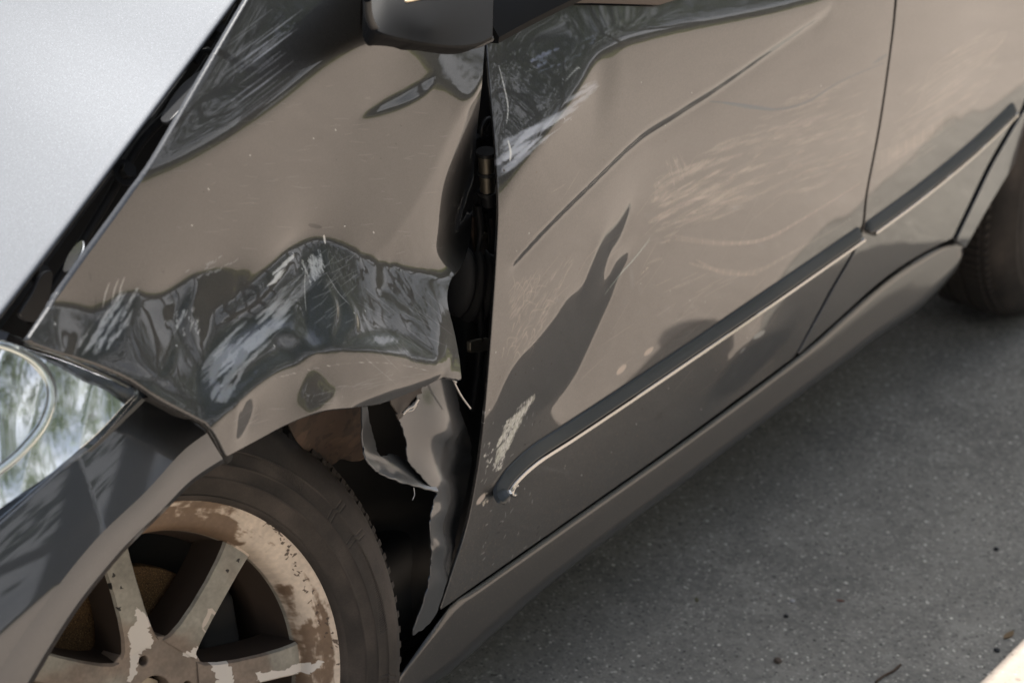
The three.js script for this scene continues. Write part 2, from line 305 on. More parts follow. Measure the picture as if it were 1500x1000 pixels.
// ---- front fender: its crushed sheet
const sideBase = (x, y) => -0.3 * (y - 0.6) ** 2 - (x < 0.02 ? 0.42 * (x - 0.02) ** 2 : 0);
const ramp = (s, w) => s < -w ? 0 : s > w ? s : (s + w) ** 2 / (4 * w);
const bendIn = (x, y) => { const s = (x - 0.325) * 0.67 - (y - 0.848) * 0.74, t = (x - 0.40) * 0.93 - (y - 0.86) * 0.37; return sstep(0.64, 0.76, y) * (0.255 * ramp(s, 0.008) + 0.07 * ramp(t, 0.012)); };   // rear edge folded in towards the door gap
const fenderField = new Field(-0.52, 0.74, 0.42, 1.26, 0.004, (x, y) => sideBase(x, y) + 0.01 - bendIn(x, y));
const wr = (f, a, z) => (x, y) => a * fbm(x * f, y * f, z, 3);
fenderField.solve([
  { px: [[60, 480], [230, 245], [540, 60], [660, 150], [610, 300], [545, 365], [470, 345], [330, 395], [170, 430]], soft: 0.01, q: -0.10, p: (x) => x < 0.02 ? -0.84 * (x - 0.02) : 0, w: 0.8 },
  // shoulder rolling over towards the bonnet
  { px: [[205, 262], [205, 262], [365, -5], [365, -5], [420, -90], [640, -120], [570, 20], [545, 52], [480, 92], [400, 160], [320, 212], [262, 243]], soft: 0.016, q: (x, y, s) => -0.5 - 5.5 * Math.max(0, s), p: 0.02 },
  { px: [[590, 52], [618, 84], [638, 112], [650, 130], [692, 148], [720, 60], [680, 10], [610, 20]], soft: 0.006, q: -0.5, p: 0.0 },
  { px: [[528, 174], [565, 148], [600, 132], [637, 114], [626, 138], [590, 160], [555, 172]], soft: 0.003, q: -0.42, p: 0.05 },
  // the deep dent above the wheel arch: everything under the crest leans up
  { px: [[30, 505], [82, 450], [128, 458], [150, 500], [172, 440], [235, 432], [285, 405], [338, 398], [342, 440], [395, 395], [425, 362], [450, 350], [480, 354], [540, 384], [610, 398], [650, 408], [700, 430], [720, 500], [700, 560], [600, 530], [560, 518], [470, 516], [385, 562], [315, 628], [240, 590], [120, 530]], soft: 0.009, q: -0.66, p: 0.02, w: 2 },
  { px: [[150, 470], [200, 440], [180, 500], [110, 535], [125, 500]], soft: 0.008, q: -0.8, p: 0.3, w: 2 },
  { px: [[84, 452], [128, 458], [140, 500], [110, 520], [80, 500]], soft: 0.006, q: -0.5, p: -0.2, w: 3 },
  { px: [[300, 400], [340, 398], [340, 440], [300, 462], [262, 440]], soft: 0.008, q: -0.44, p: -0.1, w: 2 },
  { px: [[185, 470], [230, 440], [290, 445], [310, 480], [285, 540], [240, 560], [200, 530]], soft: 0.008, q: -0.52, p: -0.12, w: 3 },
  { px: [[150, 535], [210, 548], [290, 600], [240, 592], [170, 560]], soft: 0.005, q: -1.0, p: 0.1, w: 3 },
  { px: [[360, 470], [420, 400], [440, 390], [432, 440], [400, 470]], soft: 0.006, q: -0.48, p: 0.22, w: 3 },
  { px: [[290, 560], [330, 500], [400, 470], [440, 500], [395, 545], [330, 600], [310, 612]], soft: 0.010, q: -1.18, p: 0.12, w: 3 },
  { px: [[396, 492], [425, 488], [440, 500], [430, 518], [408, 510]], soft: 0.004, q: -0.25, p: 0.35, w: 3 },
  { px: [[446, 490], [464, 488], [480, 506], [460, 518]], soft: 0.004, q: -1.1, p: -0.3, w: 3 },
  { px: [[445, 382], [470, 374], [486, 413], [512, 445], [519, 477], [486, 510], [454, 490], [443, 445]], soft: 0.005, q: -1.12, p: 0.18, w: 4 },
  { px: [[477, 361], [570, 387], [641, 408], [700, 430], [715, 500], [690, 552], [615, 531], [551, 477], [499, 419]], soft: 0.006, q: -0.57, p: -0.10, w: 4 },
  { px: [[505, 425], [551, 480], [615, 530], [560, 512], [520, 505], [522, 470]], soft: 0.006, q: -0.78, p: 0.02, w: 3 },
  { px: [[486, 512], [551, 503], [628, 535], [560, 520]], soft: 0.004, q: -1.0, p: 0.0, w: 2 },
  // sharp creases across the dent
  ...[[[[455, 375], [448, 430], [452, 485]], -0.4, 0.45], [[[478, 365], [500, 420], [518, 452], [522, 490]], -1.15, -0.3], [[[112, 515], [150, 478], [175, 440]], -0.6, 0.6], [[[225, 575], [258, 520], [250, 470]], -1.0, -0.45], [[[325, 475], [380, 442], [430, 382]], -0.25, 0.1], [[[518, 506], [580, 500], [640, 528]], -1.35, 0], [[[335, 565], [390, 520], [440, 505]], -0.2, 0.1], [[[150, 530], [230, 560], [300, 605]], -0.15, 0], [[[280, 430], [262, 480], [300, 540]], -0.9, 0.4], [[[470, 405], [495, 450], [486, 500]], -0.5, -0.35], [[[560, 430], [610, 470], [655, 530]], -0.95, 0.05]].map(([line, q, p]) => ({ line, q, p, width: 0.0035, soft: 0.005, taper: true, w: 3 })),
  // arch lip
  { px: [[322, 668], [322, 668], [313, 630], [350, 592], [388, 562], [430, 538], [470, 519], [520, 518], [575, 526], [650, 548], [650, 548], [620, 568], [560, 592], [480, 602], [420, 622], [370, 648]], soft: 0.004, q: -0.04, p: 0.0, w: 2 },
  { px: [[350, 600], [420, 552], [466, 524], [450, 580], [400, 612]], soft: 0.006, q: 0.0, p: 0.12, w: 2 },
  { px: [[500, 525], [560, 528], [640, 548], [580, 570], [520, 585]], soft: 0.006, q: -0.14, p: -0.08, w: 2 },
  { px: [[515, 598], [560, 578], [610, 562], [650, 548], [625, 570], [565, 594]], soft: 0.004, q: 0.42, p: 0.0, w: 3 },
  { px: [[441, 575], [461, 538], [493, 578], [470, 602], [448, 606]], soft: 0.004, q: -0.42, p: -0.05, w: 3 },
  { px: [[345, 600], [362, 590], [372, 602], [360, 632], [345, 640]], soft: 0.004, p: -0.3, q: 0.1, w: 3 },
], {
  passes: 4, iterations: 420, extra: (P, Q, F) => {
    for (let j = 0; j < F.ny; j++) for (let i = 0; i < F.nx; i++) {
      const k = j * F.nx + i, x = F.x0 + i * F.h, y = F.y0 + j * F.h, d = sstep(0.86, 0.74, y), w = sstep(0.12, 0.2, x) * sstep(0.36, 0.3, x) * sstep(0.83, 0.78, y) * sstep(0.66, 0.72, y);
      P[k] += 0.02 * fbm(x * 7, y * 7, 1, 2) + d * (0.15 * fbm(x * 18, y * 18, 3, 3)); Q[k] += 0.02 * fbm(x * 7, y * 7, 2, 2) + d * (0.17 * fbm(x * 18, y * 18, 4, 3));
      const rip = Math.sin((x * 0.8 + y * 0.45) * 480 + 6 * fbm(x * 22, y * 22, 8, 2)) * 0.10 * w; P[k] += rip * 0.8; Q[k] -= rip * 0.5;
    }
  },
});
const doorBase = (x, y) => -(y > 0.6 ? 0.3 : 0.1) * (y - 0.6) ** 2 - 0.012 * Math.max(0, x - 1.2) ** 2;
const doorField = new Field(0.34, 2.75, 0.14, 1.2, 0.006, doorBase);
doorField.solve([
  { px: [[700, 60], [718, 150], [733, 300], [748, 264], [800, 198], [850, 128], [888, 70], [1000, 44], [1180, 8], [1400, -60], [1400, -120], [700, -120]], soft: 0.014, q: -0.66, p: 0.03 },
  { px: [[700, 60], [718, 150], [728, 262], [760, 220], [810, 150], [840, 70], [760, 40]], soft: 0.03, q: -0.85, p: 0.08 },
  { px: [[884, 82], [905, 90], [900, 150], [876, 170]], soft: 0.02, p: 0.10, add: true },
  { line: [[748, 400], [800, 343], [860, 283], [930, 215], [990, 176], [1050, 138], [1130, 83], [1215, 26]], width: 0.014, taper: true, soft: 0.02, q: -0.06, add: true },
  { line: [[748, 392], [800, 335], [860, 275], [930, 207], [990, 168], [1050, 130], [1130, 75], [1215, 18]], width: 0.0050, taper: true, soft: 0.004, q: 0.8, p: -0.3 },
  { px: [[1046, 578], [1062, 545], [1095, 510], [1140, 488], [1150, 500], [1110, 545], [1070, 580]], soft: 0.010, q: 0.32, add: true },
  { px: [[725, 598], [739, 555], [758, 526], [784, 501], [813, 465], [829, 440], [848, 428], [857, 408], [870, 373], [883, 345], [899, 331], [915, 310], [919, 315], [912, 344], [904, 360], [896, 366], [889, 385], [885, 405], [888, 413], [894, 398], [902, 384], [913, 382], [915, 390], [899, 421], [896, 437], [877, 478], [861, 513], [841, 555], [816, 584], [784, 610], [758, 622], [735, 625]], soft: 0.006, p: -0.2, q: 0.16, add: true },
  { px: [[690, 700], [720, 690], [720, 760], [680, 790]], soft: 0.02, p: 0.12, add: true },
], {
  passes: 3, iterations: 420, loose: 1, extra: (P, Q, F) => {
    for (let j = 0; j < F.ny; j++) for (let i = 0; i < F.nx; i++) {
      const k = j * F.nx + i, x = F.x0 + i * F.h, y = F.y0 + j * F.h, lo = sstep(0.40, 0.33, y);
      P[k] += 0.018 * fbm(x * 4, y * 4, 31, 2) + 0.006 * fbm(x * 18, y * 18, 33, 2); Q[k] += 0.03 * fbm(x * 4, y * 4, 32, 2) + 0.008 * fbm(x * 18, y * 18, 34, 2) - 0.02 * lo;
    }
  },
});

// ---- paint with its scratches: colour, roughness and metal share of scuffed places, drawn where they lie on the panels
function scuffed(field, draw) {
  const W = 2048, aspect = (field.ny - 1) / (field.nx - 1), H = Math.round(W * aspect), S = W / ((field.nx - 1) * field.h);
  const [c, x] = canvas(W, H), [rc, rx] = canvas(W, H, 'rgb(0,107,255)'), im = x.createImageData(W, H), R = rng(77);
  for (let k = 0; k < W * H; k++) { const v = 80 + (R() - 0.5) * 12; im.data[4 * k] = v; im.data[4 * k + 1] = v; im.data[4 * k + 2] = v * 1.01; im.data[4 * k + 3] = 255; }
  x.putImageData(im, 0, 0);
  const to = ([a, b]) => { const p = field.hit(a, b); return [(p.x - field.x0) * S, H - (p.y - field.y0) * S]; };
  const api = {
    R,
    dot(a, b, mm, col, alpha) { const q = to([a, b]), r = mm * S / 1000; for (const [g, st] of [[x, `rgba(${col},${alpha})`], [rx, `rgba(0,190,0,${alpha})`]]) { g.fillStyle = st; g.beginPath(); g.ellipse(q[0], q[1], r, r, 0, 0, 7); g.fill(); } },
    line(pts, mm, col, alpha, metal = 0) {
      const q = smoothPoly(pts, false, 5).map(to), w = Math.max(0.7, mm * S / 1000), lineOn = (g, style) => { g.strokeStyle = style; g.lineCap = 'round'; g.lineJoin = 'round'; for (let k = 1; k < q.length; k++) { g.lineWidth = w * (0.5 + 0.9 * Math.sin(Math.PI * (k - 0.5) / (q.length - 1))); g.beginPath(); g.moveTo(...q[k - 1]); g.lineTo(...q[k]); g.stroke(); } };
      lineOn(x, `rgba(${col},${alpha})`); lineOn(rx, `rgba(0,${metal ? 130 : 165},${metal ? 255 : 0},${alpha})`);
    },
    scrape(poly, dir, n, mm, col, alpha, len = 60, metal = 0) {       // many parallel strokes inside an outline
      const s = makeSDF(poly); let x0 = 1e9, x1 = -1e9, y0 = 1e9, y1 = -1e9; for (const [a, b] of poly) { x0 = Math.min(x0, a); x1 = Math.max(x1, a); y0 = Math.min(y0, b); y1 = Math.max(y1, b); }
      for (let k = 0, tries = 0; k < n && tries < n * 24; tries++) {
        const a = mix(x0, x1, R()), b = mix(y0, y1, R()), th = dir + (R() - 0.5) * 0.16, l = len * (0.12 + 0.6 * R() * R()), e = [a + Math.cos(th) * l, b + Math.sin(th) * l];
        if (s(a, b) < 0 || s(...e) < 0) continue;
        const cu = Math.cos(dir), cv = Math.sin(dir), grain = fbm((a * cu + b * cv) / 46, (b * cu - a * cv) / 5, 71, 3); if (grain < 0.02) continue;
        api.line([[a, b], [(a + e[0]) / 2 + (R() - 0.5) * 4, (b + e[1]) / 2 + (R() - 0.5) * 4], e], mm * (0.4 + R()), col, alpha * (0.4 + 0.6 * R()), metal); k++;
      }
    },
  };
  draw(api);
  const rough = tex(rc);
  return phys(lin(1, 1, 1), 1, 1, { map: tex(c, true), roughnessMap: rough, metalnessMap: rough, clearcoat: 1, clearcoatRoughness: 0.03 });
}
const G1 = '168,170,170', G2 = '205,206,204', G3 = '130,132,134', WHT = '232,231,226', DK = '28,28,30', TAN = '176,160,146';
M.fender = scuffed(fenderField, ({ line, scrape, R }) => {
  const up = -0.75;
  scrape([[290, 545], [330, 480], [400, 420], [470, 365], [475, 400], [420, 470], [340, 560], [300, 580]], up, 1100, 0.9, G3, 0.34, 60);
  scrape([[310, 520], [340, 480], [420, 430], [440, 455], [380, 520], [320, 570]], up, 800, 0.9, G1, 0.26, 50);
  scrape([[100, 520], [130, 480], [175, 425], [205, 420], [190, 470], [150, 520]], -1.0, 420, 0.9, G1, 0.3, 45);
  scrape([[370, 430], [430, 372], [440, 380], [400, 415]], up, 360, 0.8, G2, 0.34, 30);
  scrape([[440, 380], [470, 362], [478, 395], [455, 420]], 1.3, 260, 0.8, G2, 0.34, 24);
  scrape([[230, 470], [290, 440], [300, 490], [240, 500]], -1.2, 30, 1.4, G1, 0.4, 30);
  scrape([[265, 400], [345, 366], [350, 380], [290, 410]], -0.6, 24, 1.2, G3, 0.5, 35);
  scrape([[305, 535], [345, 500], [370, 520], [330, 590], [308, 590]], -1.0, 700, 1.2, G3, 0.26, 36);
  for (let k = 0; k < 26; k++) { const a = 450 + R() * 60, b = 380 + R() * 110, l = 10 + 26 * R(), t = -0.9 + 0.5 * R(); line([[a, b], [a + l * Math.cos(t), b + l * Math.sin(t)]], 0.5, G1, 0.4); }
  line([[448, 385], [446, 420], [448, 455]], 1.0, G2, 0.6); line([[478, 400], [495, 428], [512, 446]], 0.9, G1, 0.6);
  for (let k = 0; k < 24; k++) { const a = 520 + R() * 110, b = 420 + R() * 100; line([[a, b], [a + 25 + 30 * R(), b + 22 + 26 * R()]], 0.6, G3, 0.5); }
  for (let k = 0; k < 40; k++) { const a = 320 + R() * 60, b = 60 + R() * 130, l = 30 + 40 * R(); line([[a, b], [a + l, b - l * 0.75]], 0.9, '150,156,164', 0.28); }
  for (let k = 0; k < 90; k++) { const a = 240 + R() * 430, b = 120 + R() * 260; line([[a, b], [a + 3 + 22 * R(), b + (R() - 0.6) * 6]], 0.35, G3, 0.35); }
  for (let k = 0; k < 30; k++) { const a = 60 + R() * 580, b = 180 + R() * 330; line([[a, b], [a + 1.5, b + 3 * R()]], 0.9, R() > 0.4 ? G2 : DK, 0.8); }
  line([[452, 329], [460, 331], [470, 333]], 3.0, DK, 0.75); line([[474, 345], [476, 356]], 2.2, WHT, 0.7);
  line([[130, 398], [133, 412]], 1, DK, 0.5); line([[140, 435], [139, 455]], 1, DK, 0.5);
  for (const [a, b] of [[150, 420], [163, 415], [172, 412]]) line([[a, b + 30], [a + 4, b + 10], [a + 10, b - 6]], 1.4, G2, 0.45);
  for (let k = 0; k < 40; k++) { const t = R(), a = 340 + 300 * t, b = 610 - 90 * t + 20 * R(); line([[a, b], [a + 30 * R(), b - 10 * R()]], 0.5, G3, 0.4); }
  for (let k = 0; k < 60; k++) { const t = R(); line([[395 + 235 * t, 555 - Math.sin(t * 2.2) * 38 + t * 20], [400 + 235 * t, 556 - Math.sin(t * 2.2) * 38 + t * 20]], 1.3 * R() * R(), R() > 0.6 ? WHT : G3, 0.6 * R()); }
});
M.door = scuffed(doorField, ({ line, scrape, dot, R }) => {
  scrape([[725, 240], [735, 205], [800, 175], [870, 110], [880, 125], [830, 180], [770, 230], [738, 262]], -0.55, 900, 1.1, '150,154,162', 0.3, 66);
  scrape([[735, 235], [770, 190], [830, 165], [800, 195], [750, 240]], -0.6, 520, 1.1, '176,180,188', 0.28, 44);
  scrape([[770, 90], [830, 60], [880, 50], [850, 80], [790, 110]], -0.4, 30, 1.4, '120,128,150', 0.4, 40);
  line([[731, 97], [738, 125], [744, 155], [742, 180]], 1.6, G2, 0.8); line([[744, 205], [748, 222], [747, 235]], 2, WHT, 0.8);
  line([[828, 118], [845, 100], [850, 100]], 1.2, G2, 0.6);
  // grey-white wipes across the middle of the door
  scrape([[940, 420], [960, 270], [1060, 200], [1180, 130], [1280, 110], [1275, 240], [1150, 300], [1010, 330]], -0.35, 700, 2.6, '190,176,162', 0.085, 110);
  scrape([[940, 330], [960, 260], [1040, 230], [1120, 220], [1100, 270], [1000, 320]], -0.5, 600, 2.0, '188,175,161', 0.075, 70);
  scrape([[955, 300], [965, 240], [1000, 215], [1010, 260]], 1.3, 160, 1.2, '186,173,160', 0.08, 40);
  scrape([[745, 500], [740, 420], [830, 370], [850, 380], [800, 470], [760, 540]], -1.0, 300, 1.4, '186,172,158', 0.10, 60);
  for (let k = 0; k < 26; k++) { const a = 735 + 70 * R(), b = 420 + 110 * R(); line([[a, b], [a + 10 * R(), b - 14], [a + 22 * R(), b - 26 * R()]], 1.2, TAN, 0.3); }
  for (let k = 0; k < 3; k++) line([[990, 345 + 3 * k], [1060, 354 + 2 * k], [1120, 350], [1180, 318], [1260, 268]], 4, TAN, 0.18);
  line([[1010, 385], [1050, 395], [1105, 398], [1160, 370], [1250, 320]], 5, TAN, 0.2); line([[1020, 380], [1060, 400], [1110, 402]], 4, TAN, 0.22);
  line([[1040, 148], [1080, 152], [1130, 160], [1180, 150], [1230, 120], [1295, 92]], 2.6, '58,72,84', 0.75, 1); line([[1060, 150], [1100, 156], [1135, 160]], 4, '66,84,98', 0.6, 1); line([[1280, 92], [1300, 80]], 5, '58,72,84', 0.5, 1);
  for (let k = 0; k < 3; k++) line([[886, 432 - k], [910, 400], [930, 378], [952, 352 - 2 * k]], 2, '150,160,156', 0.55);
  scrape([[910, 420], [940, 380], [990, 350], [985, 365], [930, 410]], -0.8, 24, 1.4, TAN, 0.4, 40);
  for (let k = 0; k < 12; k++) { const a = 960 + 20 * k * R(), b = 410 + 30 * R(); line([[a, b], [a + 25, b - 12]], 1.2, TAN, 0.25); }
  // the white feather-shaped scrape ahead of the moulding
  const fe = [[722, 690], [728, 650], [742, 618], [762, 592], [784, 576], [784, 584], [772, 604], [756, 632], [744, 660], [732, 690]];
  scrape(fe, -0.95, 500, 1.1, '190,190,178', 0.7, 30); scrape(fe, -1.25, 300, 0.9, WHT, 0.55, 22);
  scrape([[712, 690], [735, 650], [722, 640], [708, 660]], -1.0, 22, 1.2, WHT, 0.5, 18); scrape([[700, 735], [718, 715], [712, 745]], -0.6, 14, 2, '200,190,176', 0.6, 12);
  for (let k = 0; k < 60; k++) { const a = 700 + 90 * R(), b = 600 + 230 * R(); line([[a, b], [a + 6 * R(), b - 10 * R()]], 1, R() > 0.35 ? G1 : DK, 0.6); }
  for (let k = 0; k < 120; k++) { const a = 700 + 640 * R(), b = 90 + 640 * R(); line([[a, b], [a + 1, b + 1.5 * R()]], 1.1 * R() + 0.4, R() > 0.5 ? '60,48,40' : G1, 0.7); }
  for (let k = 0; k < 70; k++) { const a = 760 + 420 * R(), b = 260 + 340 * R(), l = 20 + 50 * R(), t = -0.5 - 0.6 * R(); line([[a, b], [a + l * Math.cos(t), b + l * Math.sin(t)]], 0.6, TAN, 0.28); }
  // rear door wipes
  scrape([[1300, 230], [1320, 130], [1400, 70], [1470, 30], [1465, 110], [1390, 200], [1310, 260]], -0.6, 600, 2.0, '194,180,166', 0.075, 80);
  for (let k = 0; k < 8; k++) line([[1310 + 6 * k, 180 - 4 * k], [1370, 150 - 8 * k], [1440 + 4 * k, 90 - 6 * k], [1470, 60]], 3, '188,174,160', 0.16);
  for (let k = 0; k < 6; k++) line([[1285, 225 + 5 * k], [1340, 200 + 3 * k], [1400, 160 + 4 * k]], 6, '188,174,160', 0.14);
  for (let k = 0; k < 16000; k++) { const t = R(), a = mix(660, 1400, t), b = mix(890, 360, t) - (180 - 60 * t) * R() * R() + 10; dot(a, b, 0.3 + 0.9 * R() * R(), '150,126,104', 0.5 * R()); }
  line([[1105, 494], [1120, 486]], 7, '170,170,166', 0.7); line([[1085, 516], [1092, 510]], 4, G3, 0.5);
  line([[700, 735], [709, 726]], 8, '190,178,166', 0.7); line([[905, 545], [916, 537]], 8, TAN, 0.6); line([[945, 518], [956, 511]], 7, TAN, 0.55);
});

// ---- body panels
const FENDER = [[40, 498], [40, 498], [120, 385], [215, 252], [300, 108], [368, -8], [430, -110], [560, -160], [706, -60], [710, 62], [710, 62], [705, 130], [699, 190], [693, 270], [690, 340], [678, 385], [660, 410], [655, 440], [664, 480], [672, 520], [676, 556], [676, 556], [650, 552], [650, 552], [612, 570], [560, 590], [520, 596], [470, 602], [420, 621], [375, 645], [332, 668], [332, 668], [318, 640], [302, 618], [302, 618], [240, 585], [190, 553], [130, 528], [85, 515]];
const fender = part('front_fender', fenderField.panel(FENDER, { hem: 0.007, lip: 0.0016 }), M.fender);
fender.userData.label = 'crumpled front fender with scraped paint and a deep dent above the wheel arch';
const DOOR = [[713, 60], [713, 60], [719, 130], [727, 220], [731, 300], [728, 380], [722, 470], [715, 560], [706, 650], [698, 705], [685, 770], [666, 830], [645, 893], [645, 893], [690, 861], [840, 756], [1000, 643], [1164, 522], [1164, 522], [1214, 428], [1258, 348], [1269, 280], [1288, 180], [1305, 60], [1311, 0], [1318, -70], [1318, -70], [1000, -8], [960, 8], [803, 6], [803, 6], [760, 32]];
const frontDoor = part('front_door', doorField.panel(DOOR, { hem: 0.004 }), M.door);
frontDoor.userData.label = 'dented and scratched front door standing proud at its hinge edge';
const REAR = [[1322, -72], [1322, -72], [1315, 0], [1308.5, 60], [1291.5, 180], [1272.5, 280], [1262, 348], [1218, 430], [1168, 521], [1168, 521], [1225, 470], [1290, 412], [1345, 374], [1396, 348], [1396, 348], [1420, 298], [1448, 240], [1478, 188], [1500, 150], [1545, 20], [1570, -100], [1570, -100]];
const rearDoor = part('rear_door', doorField.panel(REAR, { hem: 0.016 }), M.door);
rearDoor.userData.label = 'dusty rear door with pale wipe marks';

// quarter panel and the lip of the rear wheel arch
{
  const hits = (list) => smoothPoly(list, false, 6).map(([x, y]) => { const p = doorField.hit(x, y); return [p.x, p.y]; }), arch = [];
  for (let k = 0; k <= 20; k++) { const a = (-8 + 118 * k / 20) * Math.PI / 180; arch.push([2.37 + 0.375 * Math.cos(a), 0.325 + 0.375 * Math.sin(a)]); }
  const poly = [...hits([[1400, 350], [1424, 300], [1452, 242], [1482, 190], [1506, 148], [1530, 80], [1545, 20]]), [2.14, 0.96], [2.9, 0.94], [2.93, 0.6], [2.9, 0.28], ...arch, ...hits([[1500, 214], [1470, 262], [1440, 312], [1418, 352], [1412, 362]])];
  part('rear_quarter_panel', sheet(poly, 0.006, (x, y) => V3(x, y, doorField.at(Math.min(x, 2.7), y) + 0.003 - 0.25 * Math.max(0, x - 2.6) ** 2), { hem: 0.03 }), M.paint);
}

// sill under the doors
{
  const top = [[588, 985], [640, 912], [662, 884], [700, 858], [840, 760], [1000, 648], [1165, 526], [1230, 470], [1292, 416], [1346, 379], [1398, 353], [1412, 362]], bottom = [[575, 1040], [660, 985], [740, 915], [800, 862], [880, 799], [1050, 672], [1225, 540], [1290, 492], [1345, 455], [1378, 425], [1404, 392], [1412, 366]];
  const T = smoothPoly(top, false, 8), B = smoothPoly(bottom, false, 8), rows = [[0, -0.030], [0.025, -0.019], [0.05, -0.0145], [0.2, -0.0130], [0.4, -0.0118], [0.6, -0.0108], [0.78, -0.0092], [0.86, -0.0090], [0.92, -0.0105], [0.96, -0.014], [1, -0.021]], pos = [], idx = [], uvs = [], m = rows.length + 1;
  for (let i = 0; i < T.length; i++) {
    for (const [t, z] of rows) { const p = atZ(mix(T[i][0], B[i][0], t), mix(T[i][1] - 3, B[i][1], t), z - 0.012); pos.push(p.x, p.y, p.z); uvs.push(p.x * 2, p.y * 2); }
    const l = pos.length; pos.push(pos[l - 3], pos[l - 2] - 0.004, pos[l - 1] - 0.12); uvs.push(pos[l - 3] * 2, pos[l - 2] * 2 - 0.2);
  }
  for (let i = 0; i < T.length - 1; i++) for (let k = 0; k < m - 1; k++) { const a = i * m + k; idx.push(a, a + m, a + 1, a + 1, a + m, a + m + 1); }
  const g = new THREE.BufferGeometry(); g.setAttribute('position', new THREE.Float32BufferAttribute(pos, 3)); g.setAttribute('uv', new THREE.Float32BufferAttribute(uvs, 2)); g.setIndex(idx); g.computeVertexNormals();
  const N = g.attributes.normal; if (N.getZ(5 * m + 7) < 0) { const ix = g.index.array; for (let k = 0; k < ix.length; k += 3) [ix[k], ix[k + 1]] = [ix[k + 1], ix[k]]; g.computeVertexNormals(); }
  part('side_skirt', g, M.dusty);
}

// protective mouldings on the doors, a chrome bead along each lower edge
function moulding(px, lift, parent) {
  const P = smoothPoly(px, false, 24), path = [], outs = [];
  for (let i = 0; i < P.length; i++) { const t = i / (P.length - 1), p = doorField.hit(...P[i]); p.z += lift(t); path.push(p); outs.push(V3(0, -0.1, 1)); }
  const end = (t) => Math.sqrt(clamp(t / 0.03) * (2 - clamp(t / 0.03))) * Math.sqrt(clamp((1 - t) / 0.006)) * 0.94 + 0.06;
  const prof = [[-0.004, -0.0065], [0.0075, -0.0065], [0.0098, -0.0055], [0.0095, -0.0038], [0.0068, 0.0006], [0.0036, 0.0048], [0.0008, 0.0080], [-0.004, 0.0085]].map(([o, u]) => (t) => [o * end(t), u * end(t)]);
  const s = part('door_moulding', strip(path, outs, prof, true, 0.3), M.trim, parent);
  const bead = path.map((p, i) => { const t = path[Math.min(i + 1, path.length - 1)].clone().sub(path[Math.max(i - 1, 0)]).normalize(), u = V3(0, -0.1, 1).cross(t).normalize(); if (u.y < 0) u.negate(); return p.clone().addScaledVector(u, -0.0108).add(V3(0, 0, 0.0035)); }).slice(Math.round(path.length * 0.05));
  part('chrome_bead', strip(bead, bead.map(() => V3(0, -0.1, 1)), [[-0.004, -0.005], [0.003, -0.0052], [0.0075, -0.004], [0.0095, -0.0005], [0.008, 0.0028], [0.003, 0.0036], [-0.004, 0.003]]), M.chrome, s);
}
M.trim = std(lin(0.03, 0.034, 0.036), 0.3);
moulding([[722, 731], [730, 712], [748, 688], [780, 660], [830, 628], [900, 582], [1000, 515], [1130, 427], [1259, 338]], (t) => 0.001 + 0.016 * Math.pow(clamp(1 - t / 0.12), 1.5), frontDoor);
moulding([[1267, 334], [1340, 281], [1420, 216], [1484, 156]], () => 0.001, rearDoor);
part('moulding_end_clip', (() => { const p = doorField.hit(748, 716), g = new THREE.TorusGeometry(0.006, 0.0025, 8, 14, 4.2); g.rotateZ(0.8); g.translate(p.x, p.y, p.z + 0.006); return g; })(), M.chrome, frontDoor);

// ---- torn lower end of the fender, the hanging strip and the torn underside of the arch lip
M.torn = M.barePaint.clone(); M.torn.clearcoatRoughness = 0.12; M.torn.roughness = 0.5;
part('torn_fender_end', patch([[616, 560], [645, 548], [663, 553], [663, 553], [670, 580], [676, 608], [688, 640], [690, 672], [686, 705], [680, 735], [670, 775], [658, 838], [637, 902], [602, 934], [602, 934], [625, 868], [632, 820], [631, 770], [636, 738], [642, 722], [642, 722], [628, 708], [598, 676], [598, 676], [595, 646], [590, 628], [585, 612], [592, 602], [610, 586]], [
  [616, 560, -0.012], [663, 553, -0.014], [600, 640, -0.004], [625, 640, 0.0], [655, 640, 0.002], [661, 655, -0.010], [668, 640, -0.004], [690, 650, -0.036], [598, 676, -0.002], [640, 700, 0.006], [655, 705, 0.002], [662, 695, -0.010], [684, 710, -0.038], [636, 740, 0.008], [655, 750, 0.004], [672, 770, -0.036], [632, 800, 0.012], [648, 800, 0.012], [660, 830, -0.012], [630, 850, 0.012], [642, 850, 0.010], [602, 934, 0.010], [637, 902, 0.002]], 2.0, { hem: 0.002, solid: true, ragged: 1.6 }), M.torn, fender);
part('torn_metal_strip', patch([[530, 588], [530, 588], [537, 586], [541, 615], [548, 645], [556, 667], [575, 665], [600, 675], [622, 691], [634, 705], [643, 719], [643, 719], [615, 713], [580, 703], [552, 689], [538, 673], [532, 650]], [
  [533, 588, 0.004], [533, 630, -0.004], [546, 640, -0.016], [540, 668, 0.002], [556, 667, -0.006], [575, 666, -0.012], [580, 700, 0.012], [610, 681, -0.012], [612, 712, 0.010], [643, 718, 0.012], [552, 688, 0.008]], 1.5, { hem: 0.002, solid: true, ragged: 1.2 }), M.torn, fender);
part('torn_lip_flap', patch([[572, 582], [572, 582], [600, 571], [626, 557], [626, 557], [618, 572], [608, 588], [594, 600], [586, 614], [586, 614], [578, 598]], [[572, 582, 0.012], [626, 557, 0.004], [608, 588, -0.012], [586, 614, 0.002], [594, 582, -0.002]], 1.4, { hem: 0.002, solid: true, ragged: 3 }), std(lin(0.045, 0.036, 0.031), 0.6), fender);
